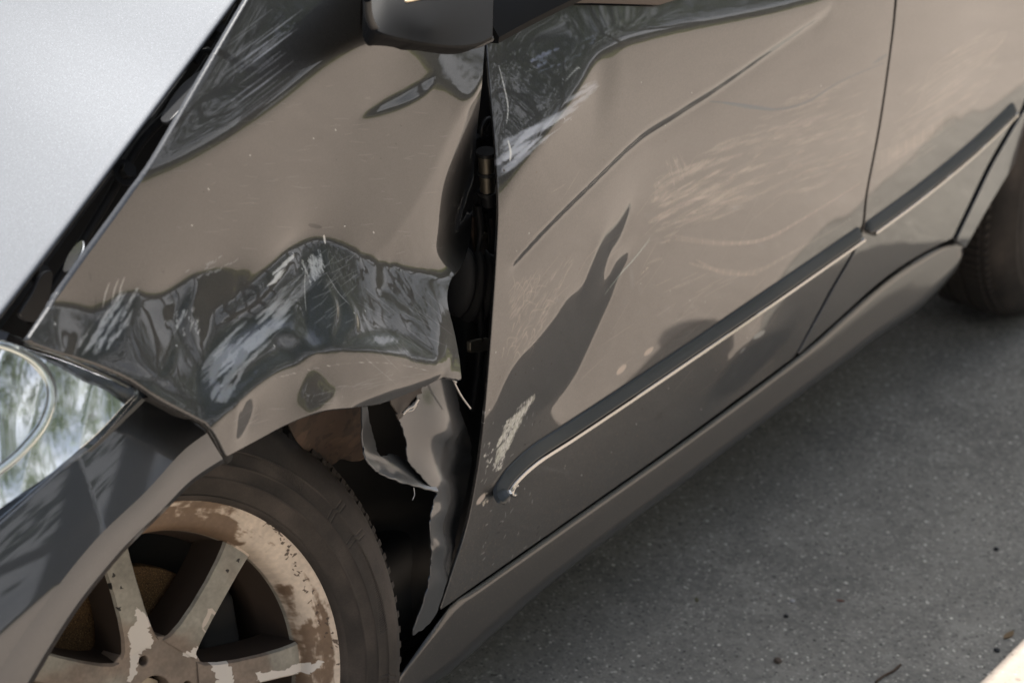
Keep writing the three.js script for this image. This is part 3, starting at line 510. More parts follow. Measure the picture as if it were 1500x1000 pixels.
{ // curled slivers of paint and metal at the tear
  const bits = [[[663, 553], [668, 565], [676, 580], [689, 598]], [[655, 548], [662, 554], [668, 560]], [[590, 606], [598, 598], [606, 594], [613, 584]], [[596, 602], [604, 600], [610, 592]], [[606, 714], [607, 724], [604, 732]]];
  const sliver = std(lin(0.5, 0.48, 0.46), 0.4, 0.6); bits.forEach((b, i) => part('metal_sliver', tube(b.map(([x, y], k) => atZ(x, y, 0.006 + 0.003 * k)), [0.0012, 0.0016, 0.002, 0.0014, 0.0006][i], 14, 5), sliver, fender));
}

// ---- inside the wheel arch, behind the gaps
M.liner = std(lin(0.02, 0.018, 0.016), 0.85);
{
  const [c, x] = canvas(512, 512, 'rgb(62,48,38)'), R = rng(9);
  for (let k = 0; k < 5000; k++) { const v = R(); x.fillStyle = v > 0.75 ? `rgba(128,104,84,${0.25 * R()})` : `rgba(18,14,11,${0.4 * R()})`; const r = 1 + 16 * R() * R() * R(); x.beginPath(); x.ellipse(512 * R(), 512 * R(), r, r * (0.4 + R()), R() * 3, 0, 7); x.fill(); }
  M.dirt = std(lin(1, 1, 1), 0.9, 0, { map: tex(c, true) });
}
part('wheel_arch_liner', (() => { const g = new THREE.CylinderGeometry(0.385, 0.40, 0.34, 60, 4, true, Math.PI * 0.5 - 1.75 + Math.PI * 0.5, 3.5); g.rotateX(Math.PI / 2); g.rotateZ(Math.PI); g.translate(0.0, 0.32, -0.24); return g; })(), M.liner);
part('inner_arch_panel', patch([[330, 640], [420, 610], [560, 578], [660, 560], [690, 640], [690, 720], [640, 905], [585, 960], [560, 990], [430, 1000], [330, 900]], [[330, 640, -0.16], [420, 610, -0.12], [560, 580, -0.09], [660, 560, -0.08], [690, 700, -0.09], [585, 960, -0.10], [470, 800, -0.16], [600, 760, -0.11], [620, 800, -0.08], [560, 760, -0.13]], 6, { hem: 0.004 }), M.liner);
part('dirty_liner_flange', patch([[420, 616], [420, 616], [470, 602], [534, 588], [534, 588], [535, 640], [536, 668], [520, 676], [500, 672], [486, 680], [462, 672], [436, 646]], [[420, 616, -0.05], [534, 588, -0.035], [536, 668, -0.05], [462, 672, -0.075], [500, 630, -0.045], [480, 650, -0.07]], 2.5, { hem: 0.003 }), M.dirt);
part('inner_body_pillar', box(0.5, 0.62, 0.26, 1.02, -0.30, -0.13, 0.02), M.plastic);
part('door_frame', mergeGeometries([box(0.62, 2.45, 0.30, 0.98, -0.32, -0.11, 0.01)]), M.black);
{ // hinge seen in the gap
  const h = new THREE.Group(); put(h, car, 'door_hinge');
  const a = (x, y) => atZ(x, y, -0.075);
  part('hinge_knuckle', mergeGeometries([rodBetween(a(712, 226), a(713, 250), 0.0095), rodBetween(a(713, 255), a(714, 279), 0.0088)]), M.steel, h);
  part('hinge_collar', mergeGeometries([rodBetween(a(712, 221), a(712, 226), 0.0115), rodBetween(a(713, 250), a(713, 255), 0.011), rodBetween(a(714, 279), a(714, 284), 0.0115), rodBetween(a(715, 285), a(716, 300), 0.0075)]), M.plastic, h);
  part('hinge_leaf', (() => { const p = a(706, 255), g = new RoundedBoxGeometry(0.05, 0.07, 0.012, 2, 0.003); g.translate(p.x + 0.01, p.y, p.z - 0.022); return g; })(), M.plastic, h);
  part('hinge_bolt', (() => { const p = atZ(713, 187, -0.09), g = new THREE.TorusGeometry(0.011, 0.003, 8, 20); const k = new THREE.CylinderGeometry(0.006, 0.006, 0.008, 6); k.rotateX(Math.PI / 2); const m = mergeGeometries([g, k]); m.translate(p.x, p.y, p.z); return m; })(), M.plastic, h);
}
{ // cables, a bracket and the door check strap deeper in the gap
  const g = new THREE.Group(); put(g, car, 'gap_fittings');
  part('cable', tube([[700, 300], [704, 340], [698, 380], [704, 470], [700, 540], [692, 600]].map(([x, y]) => atZ(x, y, -0.085)), 0.004, 40), M.rubber, g);
  part('cable', tube([[712, 310], [716, 350], [712, 400], [716, 480], [708, 560]].map(([x, y]) => atZ(x, y, -0.095)), 0.003, 40), M.rubber, g);
  part('bracket', patch([[694, 318], [694, 318], [722, 322], [722, 322], [720, 360], [708, 372], [696, 366]], [[694, 318, -0.088], [722, 322, -0.10], [708, 372, -0.09]], 2.5, { hem: 0.003 }), M.dirt, g);
  part('check_strap', patch([[690, 500], [690, 500], [716, 496], [716, 512], [716, 512], [690, 516], [690, 516]], [[690, 500, -0.075], [716, 496, -0.085], [690, 516, -0.073]], 2.5, { hem: 0.005 }), M.steel, g);
  part('bolt', (() => { const p = atZ(706, 345, -0.085), k = new THREE.CylinderGeometry(0.006, 0.006, 0.008, 6); k.rotateX(Math.PI / 2); k.translate(p.x, p.y, p.z); return k; })(), M.steel, g);
}
{ // ribbed rubber boot for the door wiring
  const g = [];
  for (let k = 0; k < 4; k++) { const p = atZ(674 + 14 * k, 412 + 3 * k, -0.085 - 0.006 * k), e = new THREE.SphereGeometry(1, 16, 14); e.scale(0.0095, 0.052 - 0.005 * Math.abs(k - 1.5), 0.022); e.rotateZ(-0.05 + 0.04 * k); e.translate(p.x, p.y, p.z); g.push(e); }
  part('wiring_boot', mergeGeometries(g), M.rubber);
}

// ---- bonnet
const hoodEdge = [[-330, 900, -0.075], [-180, 700, -0.092], [-60, 540, -0.11], [0, 460, -0.118], [90, 342, -0.128], [170, 235, -0.138], [260, 114, -0.15], [346, -2, -0.16], [420, -104, -0.17], [470, -175, -0.178]].map(([x, y, z]) => atZ(x, y, z));
{
  const curve = new THREE.CatmullRomCurve3(hoodEdge), across = [[0.006, -0.009], [0.002, -0.0075], [0, -0.005], [0.0008, -0.0028], [0.003, -0.001], [0.007, 0], [0.02, 0.0025], [0.05, 0.009], [0.12, 0.022], [0.24, 0.040], [0.4, 0.056], [0.56, 0.064], [0.68, 0.066]], n = 60;
  const rows = across.concat(across.slice(0, -1).reverse().map(([t, y]) => [1.36 - t, y])), pos = [], uvs = [], idx = [], m = rows.length;
  for (let i = 0; i <= n; i++) { const p = curve.getPointAt(i / n), wide = (1.36 + 0.0) ; for (const [t, y] of rows) { const z = mix(p.z, -1.76 - p.z, t / wide); pos.push(p.x - 0.05 * Math.sin(Math.PI * t / 1.36) * (1 - i / n), p.y + y, z); uvs.push(p.x / 0.14, z / 0.14); } }
  for (let i = 0; i < n; i++) for (let k = 0; k < m - 1; k++) { const a = i * m + k; idx.push(a, a + m, a + 1, a + 1, a + m, a + m + 1); }
  const g = new THREE.BufferGeometry(); g.setAttribute('position', new THREE.Float32BufferAttribute(pos, 3)); g.setAttribute('uv', new THREE.Float32BufferAttribute(uvs, 2)); g.setIndex(idx); g.computeVertexNormals();
  if (g.attributes.normal.getY(30 * m + 12) < 0) { const ix = g.index.array; for (let k = 0; k < ix.length; k += 3) [ix[k], ix[k + 1]] = [ix[k + 1], ix[k]]; g.computeVertexNormals(); }
  part('hood', g, M.hood);
}
{ // dark works seen in the slot between bonnet and fender
  const bay = new THREE.Group(); put(bay, car, 'engine_bay_edge');
  part('inner_wing_rail', strip([[-60, 590], [20, 480], [120, 340], [220, 205], [320, 60], [400, -60]].map(([x, y], k) => atZ(x, y, -0.19 - 0.012 * k)), Array(6).fill(V3(0, 0.5, 1)), [[-0.03, -0.05], [0.012, -0.04], [0.016, 0.02], [-0.03, 0.03]]), M.plastic, bay);
  const bolt = (x, y, z, r) => { const p = atZ(x, y, z), g = mergeGeometries([new THREE.CylinderGeometry(r, r, 0.010, 6), (() => { const w = new THREE.CylinderGeometry(r * 1.7, r * 1.7, 0.003, 18); w.translate(0, -0.006, 0); return w; })()]); g.rotateX(0.9); g.rotateZ(0.3); g.translate(p.x, p.y, p.z); return g; };
  part('bolt', bolt(316, 40, -0.165, 0.007), M.plastic, bay); part('bolt', bolt(186, 250, -0.155, 0.008), M.plastic, bay); part('bolt', bolt(62, 400, -0.14, 0.007), M.plastic, bay);
  part('cable', tube([[286, 92], [293, 78], [304, 74], [312, 84], [318, 100]].map(([x, y]) => atZ(x, y, -0.165)), 0.0035, 24), M.rubber, bay);
  part('cable', tube([[40, 470], [90, 392], [150, 305], [200, 210], [250, 160], [300, 90], [350, 10]].map(([x, y], k) => atZ(x + (k % 2) * 5, y, -0.17)), 0.005, 50), M.rubber, bay);
  part('bracket', patch([[236, 170], [262, 128], [296, 102], [290, 126], [262, 160], [244, 178]], [[236, 170, -0.145], [296, 102, -0.155], [262, 140, -0.150]], 3, { hem: 0.004 }), M.plastic, bay);
  part('bracket', patch([[30, 462], [48, 430], [60, 405], [76, 400], [70, 440], [52, 470]], [[30, 462, -0.12], [76, 400, -0.13], [52, 440, -0.125]], 3, { hem: 0.004 }), M.plastic, bay);
  part('bracket', patch([[92, 396], [100, 372], [118, 352], [120, 366], [104, 392]], [[92, 396, -0.11], [118, 352, -0.115], [104, 392, -0.10]], 2, { hem: 0.003 }), M.paint, bay);
}

// ---- front bumper: a face that leans up and forward, and the flare of the wheel arch under a crisp edge
{
  const zc = -0.012, c0 = atZ(303, 634, zc), c1 = atZ(40, 918, zc), cd = c1.clone().sub(c0).normalize(), gx = cd.y > 0 ? cd.y : -cd.y, up = V3(-gx, Math.abs(cd.x), 0);   // away from the crease, up and forward
  const face = (x, y) => { let p = atZ(x, y, zc); for (let k = 0; k < 30; k++) { const d = Math.max(0, p.clone().sub(c0).dot(up)); p = atZ(x, y, mix(p.z, zc - 0.5 * d - 0.9 * d * d + 0.12 * Math.min(0, p.x + 0.2), 0.6)); } return p; };
  const bumper = part('front_bumper', sheet(smoothPoly([[216, 577], [216, 577], [262, 606], [303, 634], [303, 634], [266, 662], [213, 720], [140, 790], [73, 873], [0, 978], [-30, 1030], [-30, 1030], [-300, 1200], [-420, 1150], [-330, 1030], [-150, 895], [0, 768], [110, 672]]), 3.5, face, { hem: 0.012, lip: 0.003 }), M.paint);
  const edge = smoothPoly([[303, 634], [266, 662], [213, 720], [140, 790], [73, 873], [0, 978], [-30, 1030]], false, 8), low = smoothPoly([[329, 677], [282, 708], [236, 754], [180, 810], [112, 895], [48, 1000], [30, 1040]], false, 8);
  const pos = [], idx = [], uvs = [], n = 34, m = 9, pick = (L, t) => { const q = t * (L.length - 1), k = Math.min(Math.floor(q), L.length - 2); return [mix(L[k][0], L[k + 1][0], q - k), mix(L[k][1], L[k + 1][1], q - k)]; };
  for (let i = 0; i <= n; i++) for (let k = 0; k < m; k++) {
    const a = pick(edge, i / n), b = pick(low, i / n), e = atZ(...a, zc), t = k / (m - 2);
    let p; if (k < m - 1) { const x = mix(a[0], b[0], t), y = mix(a[1], b[1], t); p = atZ(x, y, face(...a).z + 0.003 * Math.sin(Math.min(t * 3, 1.57))); } else { p = atZ(...b, face(...a).z - 0.002); p.z -= 0.022; p.x += 0.004; }
    pos.push(p.x, p.y, p.z); uvs.push(p.x * 2, p.y * 2);
  }
  for (let i = 0; i < n; i++) for (let k = 0; k < m - 1; k++) { const q = i * m + k; idx.push(q, q + 1, q + m, q + 1, q + m + 1, q + m); }
  const g = new THREE.BufferGeometry(); g.setAttribute('position', new THREE.Float32BufferAttribute(pos, 3)); g.setAttribute('uv', new THREE.Float32BufferAttribute(uvs, 2)); g.setIndex(idx); g.computeVertexNormals();
  part('arch_flare', g, M.paint, bumper);
  part('gap_seal', tube([[212, 572], [225, 580], [240, 588], [300, 625], [318, 650], [330, 670]].map(([x, y]) => { const p = atZ(x, y, -0.03); return p; }), 0.008, 40), M.black, bumper);
}

// ---- headlight
{
  const hl = new THREE.Group(); put(hl, car, 'headlight');
  const o = atZ(200, 577, -0.035), lens = (bulge, back = 0) => (x, y) => { const p = slopePlane(x, y, V3(o.x, o.y, o.z - back), 0.72, -0.62), dx = (x - 20) / 200, dy = (y - 610) / 130; p.z += bulge * Math.max(-1, 1 - dx * dx - dy * dy); return p; };
  const OUT = [[-190, 470], [-60, 474], [0, 484], [40, 500], [90, 516], [150, 542], [190, 562], [204, 574], [204, 574], [180, 596], [130, 646], [70, 694], [0, 742], [-80, 790], [-200, 840], [-260, 700]];
  part('reflector', sheet(smoothPoly([[-170, 486], [-60, 488], [0, 498], [40, 512], [90, 528], [150, 552], [190, 570], [170, 592], [125, 636], [70, 680], [0, 728], [-80, 776], [-190, 820], [-240, 700]]), 4, (x, y) => { const p = slopePlane(x, y, V3(o.x, o.y, o.z - 0.012), 0.72, -0.57), d = (y - 520 - 0.55 * (100 - x)) / 100; p.z += 0.005 * d * d + 0.0011 * Math.abs(Math.sin(x * 0.045 + y * 0.012)) + 0.0015 * fbm(x / 80, y / 80, 60, 1); return p; }, { hem: 0.02 }), std(lin(0.86, 0.87, 0.88), 0.06, 1), hl);
  part('housing', sheet(smoothPoly(OUT), 6, lens(0, 0.22), { hem: 0.01 }), M.plastic, hl);
  part('lens', sheet(smoothPoly(OUT), 4, lens(0.012), { hem: 0.006 }), M.lens, hl);
  const ringPts = smoothPoly([[-80, 498], [-30, 500], [10, 508], [45, 526], [66, 552], [70, 582], [58, 618], [36, 648], [8, 676], [-40, 712], [-90, 735]], false, 6);
  part('projector_ring', tube(ringPts.map(([x, y]) => lens(0.004, 0.014)(x, y)), 0.0055, 80, 10), phys(lin(0.8, 0.84, 0.80), 0.08, 0.7, { clearcoat: 1 }), hl);
  const bez = smoothPoly([[208, 577], [186, 600], [134, 652], [72, 702], [0, 752], [-90, 806]], false, 8);
  part('bezel', strip(bez.map(([x, y]) => lens(-0.004, 0.010)(x, y)), bez.map(() => V3(-0.5, 0.45, 0.7)), [[-0.006, -0.006], [0.003, -0.006], [0.005, -0.002], [0.003, 0.004], [-0.006, 0.005]]), M.trim, hl);
  const seal = smoothPoly([[217, 580], [196, 600], [146, 648], [82, 698], [0, 760], [-90, 815]], false, 8);
  part('seal', strip(seal.map(([x, y]) => lens(-0.006, 0.058)(x, y)), seal.map(() => V3(-0.5, 0.45, 0.7)), [[-0.01, -0.016], [0.002, -0.014], [0.002, 0.012], [-0.01, 0.014]]), M.black, hl);
  const top = smoothPoly([[36, 500], [90, 517], [150, 543], [190, 563]], false, 8);
  part('upper_bezel', strip(top.map(([x, y]) => lens(0.0, -0.002)(x, y)), top.map(() => V3(-0.4, 0.6, 0.6)), [[-0.004, -0.003], [0.002, -0.003], [0.003, 0.0], [0.0, 0.004], [-0.004, 0.004]]), M.trim, hl);
}

// ---- front wheel, knocked askew on its broken suspension
const WH = { C: V3(0.006, 0.329, -0.076), steer: 22, lean: 15 };
const wheelBasis = (() => { const s = WH.steer * Math.PI / 180, c = WH.lean * Math.PI / 180, n = V3(-Math.sin(s) * Math.cos(c), Math.sin(c), Math.cos(s) * Math.cos(c)), e1 = V3(0, 1, 0).cross(n).normalize(), e2 = n.clone().cross(e1); return { n, e1, e2 }; })();
const onWheel = (px, py, d = -0.02) => { const p = atPlane(px, py, WH.C.clone().addScaledVector(wheelBasis.n, d), wheelBasis.n).sub(WH.C); return [p.dot(wheelBasis.e1), p.dot(wheelBasis.e2)]; };
{
  const [c, x] = canvas(1024, 1024), im = x.createImageData(1024, 1024), R = rng(3);
  for (let j = 0; j < 1024; j++) for (let i = 0; i < 1024; i++) {
    const o = (j * 1024 + i) * 4, u = (i / 1024 - 0.5) * 0.5, v = (0.5 - j / 1024) * 0.5, r = Math.hypot(u, v), ang = Math.atan2(v, u) * 180 / Math.PI, n = fbm(i / 45, j / 45, 5, 4), f = fbm(i / 7, j / 7, 6, 2);
    let col;
    if (r < 0.1775) { const w = sstep(-0.15, 0.3, fbm(i / 120, j / 120, 9, 3) + (r - 0.10) * 3); col = [mix(128, 144, w), mix(114, 139, w), mix(101, 127, w)]; const k = 1 + 0.16 * n + 0.10 * f; col = col.map((q) => q * k); }
    else {                                                          // lip: pale lacquer, rust-brown film creeping over it
      const film = fbm(ang / 9, r * 160, 12, 4) * 0.9 + fbm(i / 14, j / 14, 13, 3) * 0.5 + (-0.5 + 0.95 * sstep(46, 72, ang) + 0.7 * sstep(26, 2, ang)) + sstep(0.196, 0.180, r) * 0.25 - sstep(0.206, 0.213, r) * 0.35, w = sstep(-0.25, 0.3, film), k = 1 + 0.10 * n + 0.08 * f;
      col = [mix(204, 116, w) * k, mix(188, 95, w) * k, mix(170, 76, w) * k];
    }
    for (let m = 0; m < 3; m++) im.data[o + m] = clamp(col[m], 0, 255); im.data[o + 3] = 255;
  }
  x.putImageData(im, 0, 0);
  const to = (a, b, d) => { const [u, v] = onWheel(a, b, d); return [(u / 0.5 + 0.5) * 1024, (0.5 - v / 0.5) * 1024]; };
  const [rc, rx] = canvas(1024, 1024, 'rgb(0,150,30)');
  const blob = (pts, style, d, metal = 'rgb(0,120,0)') => { for (const [g, s] of [[x, style], [rx, metal]]) { g.fillStyle = s; g.beginPath(); smoothPoly(pts, true, pts.length > 5 ? 14 : 4).map(([a, b]) => to(a + 3.2 * noise(a * 0.35, b * 0.35, 3) + (R() - 0.5) * 0.8, b + 3.2 * noise(a * 0.35, b * 0.35, 7) + (R() - 0.5) * 0.8, d)).forEach((q, i) => i ? g.lineTo(...q) : g.moveTo(...q)); g.closePath(); g.fill(); } };
  const cream = 'rgb(206,190,172)', white = 'rgb(208,200,190)';
  for (let k = 0; k < 80; k++) { const t = R(), a = mix(384, 505, t) + 14 * (R() - 0.5), b = 765 + 230 * Math.pow(t, 1.35) - 4; blob([[a, b], [a + 1 + 2 * R(), b + 1], [a + 1.5, b + 2 + 5 * R() * R()], [a - 0.5, b + 2]], 'rgba(62,48,38,0.8)', -0.004); }
  // spokes
  blob([[196, 892], [206, 895], [214, 905], [222, 902], [228, 905], [231, 915], [218, 920], [222, 932], [226, 945], [214, 956], [208, 960], [204, 985], [196, 1000], [190, 1000], [196, 975], [192, 950], [188, 922], [198, 912]], white, -0.025);
  blob([[270, 960], [285, 948], [305, 946], [322, 954], [332, 970], [335, 990], [335, 1010], [316, 1010], [314, 990], [305, 972], [290, 964]], white, -0.03);
  blob([[375, 985], [410, 980], [440, 970], [458, 962], [450, 978], [420, 992], [385, 1000]], white, -0.024);
  for (const q of [[[304, 892], [309, 890], [338, 910], [336, 914]], [[296, 922], [302, 922], [330, 944], [326, 948]], [[303, 896], [307, 898], [300, 920], [296, 918]], [[322, 915], [328, 914], [326, 920]], [[338, 912], [342, 912], [334, 946], [330, 944]]]) blob(q, 'rgba(196,182,168,0.85)', -0.024);
  for (const [a, b] of [[160, 856], [173, 858], [172, 890], [162, 840], [330, 835], [345, 820]]) blob([[a, b], [a + 3, b], [a + 3, b + 4], [a, b + 4]], 'rgb(20,17,14)', -0.024);
  const map = tex(c, true), rm = tex(rc); map.wrapS = map.wrapT = rm.wrapS = rm.wrapT = THREE.ClampToEdgeWrapping;
  M.alloy = std(lin(1, 1, 1), 1, 1, { map, roughnessMap: rm, metalnessMap: rm });
}
function planarUV(g) { const p = g.attributes.position, u = []; for (let k = 0; k < p.count; k++) u.push(p.getX(k) / 0.5 + 0.5, p.getY(k) / 0.5 + 0.5); g.setAttribute('uv', new THREE.Float32BufferAttribute(u, 2)); return g; }
function latheZ(profile, seg = 120) { const g = new THREE.LatheGeometry(profile.map(([r, z]) => new THREE.Vector2(r, z)), seg); g.rotateX(Math.PI / 2); return g; }   // axis along +z
function tyreGeometry() {
  const ring = []; const P = [[0.206, -0.012], [0.213, -0.004], [0.2165, 0.004], [0.222, 0.0075], [0.2225, 0.0062], [0.229, 0.0105], [0.240, 0.0135], [0.2405, 0.0145], [0.243, 0.0147], [0.2435, 0.0138], [0.256, 0.0142], [0.2565, 0.0150], [0.2585, 0.0149], [0.259, 0.0138], [0.272, 0.0108], [0.2725, 0.0116], [0.2745, 0.0112], [0.275, 0.0100], [0.288, 0.0035], [0.297, -0.004], [0.3035, -0.0115], [0.308, -0.020], [0.3115, -0.031], [0.3125, -0.036], [0.314, -0.06], [0.315, -0.10], [0.314, -0.14], [0.308, -0.18], [0.295, -0.198], [0.25, -0.208], [0.206, -0.19]];
  for (const q of P) ring.push(q);
  const g = latheZ(ring, 160), list = [g];
  const n = 110;
  for (let k = 0; k < n; k++) for (const [r0, z, len, wid] of [[0.3070, -0.0215, 0.016, 0.009], [0.3155, -0.05, 0.03, 0.015], [0.3165, -0.085, 0.026, 0.017], [0.3165, -0.122, 0.026, 0.017]]) {
    const b = new THREE.BoxGeometry(r0 < 0.311 ? 0.0035 : 0.005, wid * 0.8, len); if (r0 < 0.311) b.rotateY(-0.95);
    b.translate(r0, 0, z); b.rotateZ((k + (z < -0.1 ? 0.5 : 0)) / n * 2 * Math.PI); list.push(b);
  }
  return mergeGeometries(list);
}
{
  const [c, x] = canvas(2048, 256), im = x.createImageData(2048, 256), R = rng(8), [bc, bx] = canvas(2048, 256, 'rgb(128,128,128)');
  for (let j = 0; j < 256; j++) for (let i = 0; i < 2048; i++) { const a = Math.abs(i - 1024) / 60, n = fbm(a, j / 30, 4, 4) + 0.3 * (R() - 0.5), o = (j * 2048 + i) * 4; im.data[o] = clamp(52 + 30 * n, 0, 255); im.data[o + 1] = clamp(46 + 27 * n, 0, 255); im.data[o + 2] = clamp(41 + 25 * n, 0, 255); im.data[o + 3] = 255; }
  x.putImageData(im, 0, 0);
  // hatched bands and curved ribs moulded in the sidewall (u round the wheel, v across the profile)
  bx.strokeStyle = 'rgb(210,210,210)';
  for (let s = 0; s < 8; s++) { const u0 = s * 256; bx.lineWidth = 1.2; for (let k = 0; k < 40; k++) { const a = u0 + 20 + k * 3, h0 = 256 - (0.44 + 0.0009 * k) * 256, h1 = 256 - (0.54 - 0.0010 * k) * 256; bx.beginPath(); bx.moveTo(a, h0); bx.lineTo(a + 3, h1); bx.stroke(); } bx.lineWidth = 2.2; for (const q of [150, 158, 200, 208]) { bx.beginPath(); bx.moveTo(u0 + q, 256 - 0.6 * 256); bx.quadraticCurveTo(u0 + q + 12, 256 - 0.5 * 256, u0 + q + 6, 256 - 0.42 * 256); bx.stroke(); } }
  M.tyre = std(lin(1, 1, 1), 0.82, 0, { map: tex(c, true), bumpMap: tex(bc), bumpScale: 0.003 });
  const [d, dx] = canvas(512, 512, 'rgb(98,74,46)'); for (let k = 0; k < 9000; k++) { dx.fillStyle = ['rgba(170,138,90,0.5)', 'rgba(64,42,24,0.5)', 'rgba(36,24,16,0.5)', 'rgba(140,104,64,0.5)'][Math.floor(R() * 4)]; const r = 0.6 + 2.2 * R(); dx.beginPath(); dx.ellipse(512 * R(), 512 * R(), r, r, 0, 0, 7); dx.fill(); }
  M.rust = std(lin(1, 1, 1), 0.85, 0.2, { map: tex(d, true) });
}
M.brakeDust = std(lin(0.05, 0.034, 0.024), 0.7, 0.15);
const spokeShape = (a0) => {                                        // one spoke, hub to barrel
  const st = [[0.0545, 0.0265, -0.030], [0.062, 0.0215, -0.028], [0.078, 0.0185, -0.0255], [0.10, 0.0168, -0.0235], [0.13, 0.0162, -0.022], [0.155, 0.0168, -0.022], [0.170, 0.018, -0.0225], [0.182, 0.020, -0.0235]];
  const bands = [[[-1.12, -0.055], [-1.06, -0.02], [-1.0, -0.0035]], [[-1.0, -0.0035], [-0.86, 0.0]], [[-0.86, 0.0], [0, 0.0008], [0.86, 0.0]], [[0.86, 0.0], [1.0, -0.0035]], [[1.0, -0.0035], [1.06, -0.02], [1.12, -0.055]]], pos = [], tops = [], sides = [];
  bands.forEach((band, bi) => {                                     // separate bands, so that the machined edges stay crisp
    const first = pos.length / 3, m = band.length, idx = bi > 0 && bi < 4 ? tops : sides;
    for (const [r, w, z] of st) for (const [u, d] of band) pos.push(r * Math.cos(a0) - u * w * Math.sin(a0), r * Math.sin(a0) + u * w * Math.cos(a0), z + d);
    for (let i = 0; i < st.length - 1; i++) for (let k = 0; k < m - 1; k++) { const q = first + i * m + k; idx.push(q, q + m, q + 1, q + 1, q + m, q + m + 1); }
  });
  const g = new THREE.BufferGeometry(); g.setAttribute('position', new THREE.Float32BufferAttribute(pos, 3)); g.setIndex(tops.concat(sides)); g.computeVertexNormals(); g.addGroup(0, tops.length, 0); g.addGroup(tops.length, sides.length, 1);
  return planarUV(g);
};
function makeWheel(name, detailed, a0) {
  const w = new THREE.Group(); put(w, car, name);
  const alloy = M.alloy;
  part('tyre', M.tyreGeo ??= tyreGeometry(), M.tyre, w);
  part('rim_lip', M.lipGeo ??= planarUV(latheZ([[0.1765, -0.036], [0.1785, -0.027], [0.1815, -0.0175], [0.1855, -0.0115], [0.191, -0.0075], [0.198, -0.005], [0.205, -0.003], [0.2105, -0.0002], [0.2145, 0.0015], [0.2175, 0.0008], [0.2190, -0.003], [0.2180, -0.010]], 160)), alloy, w);
  part('rim_barrel', M.barrelGeo ??= latheZ([[0.207, -0.20], [0.178, -0.18], [0.166, -0.12], [0.164, -0.085], [0.1665, -0.075], [0.171, -0.065], [0.1745, -0.05], [0.1765, -0.036]], 120), M.brakeDust, w);
  for (let k = 0; k < 7; k++) part('spoke', spokeShape(a0 + k * 2 * Math.PI / 7), [alloy, M.brakeDust], w);
  const hub = new THREE.Shape(); hub.absarc(0, 0, 0.062, 0, 2 * Math.PI); const bore = new THREE.Path(); bore.absarc(0, 0, 0.0225, 0, 2 * Math.PI, true); hub.holes.push(bore);
  for (const a of [a0 + 2.4, a0 - 0.9, a0 + 0.9, a0 + 4.1]) { const h = new THREE.Path(); h.absarc(0.041 * Math.cos(a), 0.041 * Math.sin(a), 0.0072, 0, 2 * Math.PI, true); hub.holes.push(h); }
  const hg = new THREE.ExtrudeGeometry(hub, { depth: 0.03, bevelEnabled: true, bevelSize: 0.002, bevelThickness: 0.002, curveSegments: 40 }); hg.translate(0, 0, -0.0635);
  part('hub', planarUV(hg), alloy, w);
  const nut = new THREE.CylinderGeometry(0.017, 0.017, 0.02, 6); nut.rotateX(Math.PI / 2); nut.translate(0, 0, -0.058); part('axle_nut', nut, M.steel, w);
  part('hub_floor', (() => { const g = new THREE.CylinderGeometry(0.06, 0.06, 0.01, 30); g.rotateX(Math.PI / 2); g.translate(0, 0, -0.075); return g; })(), M.black, w);
  if (detailed) {
    part('brake_disc', (() => { const g = latheZ([[0.05, -0.088], [0.126, -0.088], [0.128, -0.090], [0.128, -0.104], [0.126, -0.106], [0.05, -0.106]], 90), p = g.attributes.position, u = g.attributes.uv; for (let k = 0; k < p.count; k++) u.setXY(k, p.getX(k) / 0.12, p.getY(k) / 0.12); return g; })(), M.rust, w);
    part('brake_caliper', (() => { const g = new RoundedBoxGeometry(0.055, 0.12, 0.06, 3, 0.012); g.translate(0.118, 0.0, -0.112); g.rotateZ(0.1); return g; })(), M.liner, w);
    part('wheel_backing', (() => { const g = latheZ([[0.0, -0.15], [0.17, -0.15], [0.19, -0.17]], 50); return g; })(), M.black, w);
  } else part('wheel_backing', (() => latheZ([[0.0, -0.12], [0.17, -0.12], [0.19, -0.17]], 50))(), M.black, w);
  return w;
}
{
  const [bx, by] = onWheel(340, 820, -0.022), w = makeWheel('front_wheel', true, Math.atan2(by, bx));
  w.applyMatrix4(new THREE.Matrix4().makeBasis(wheelBasis.e1, wheelBasis.e2, wheelBasis.n).setPosition(WH.C));
  w.userData.label = 'front wheel with peeling corroded alloy rim, turned and leaning';
  const r = makeWheel('rear_wheel', false, 0.4); r.position.set(2.43, 0.3195, -0.012);
  const f2 = makeWheel('front_wheel', false, 0.2); f2.rotation.y = Math.PI; f2.position.set(0, 0.3195, -1.68);
  const r2 = makeWheel('rear_wheel', false, 0.9); r2.rotation.y = Math.PI; r2.position.set(2.43, 0.3195, -1.68);
}

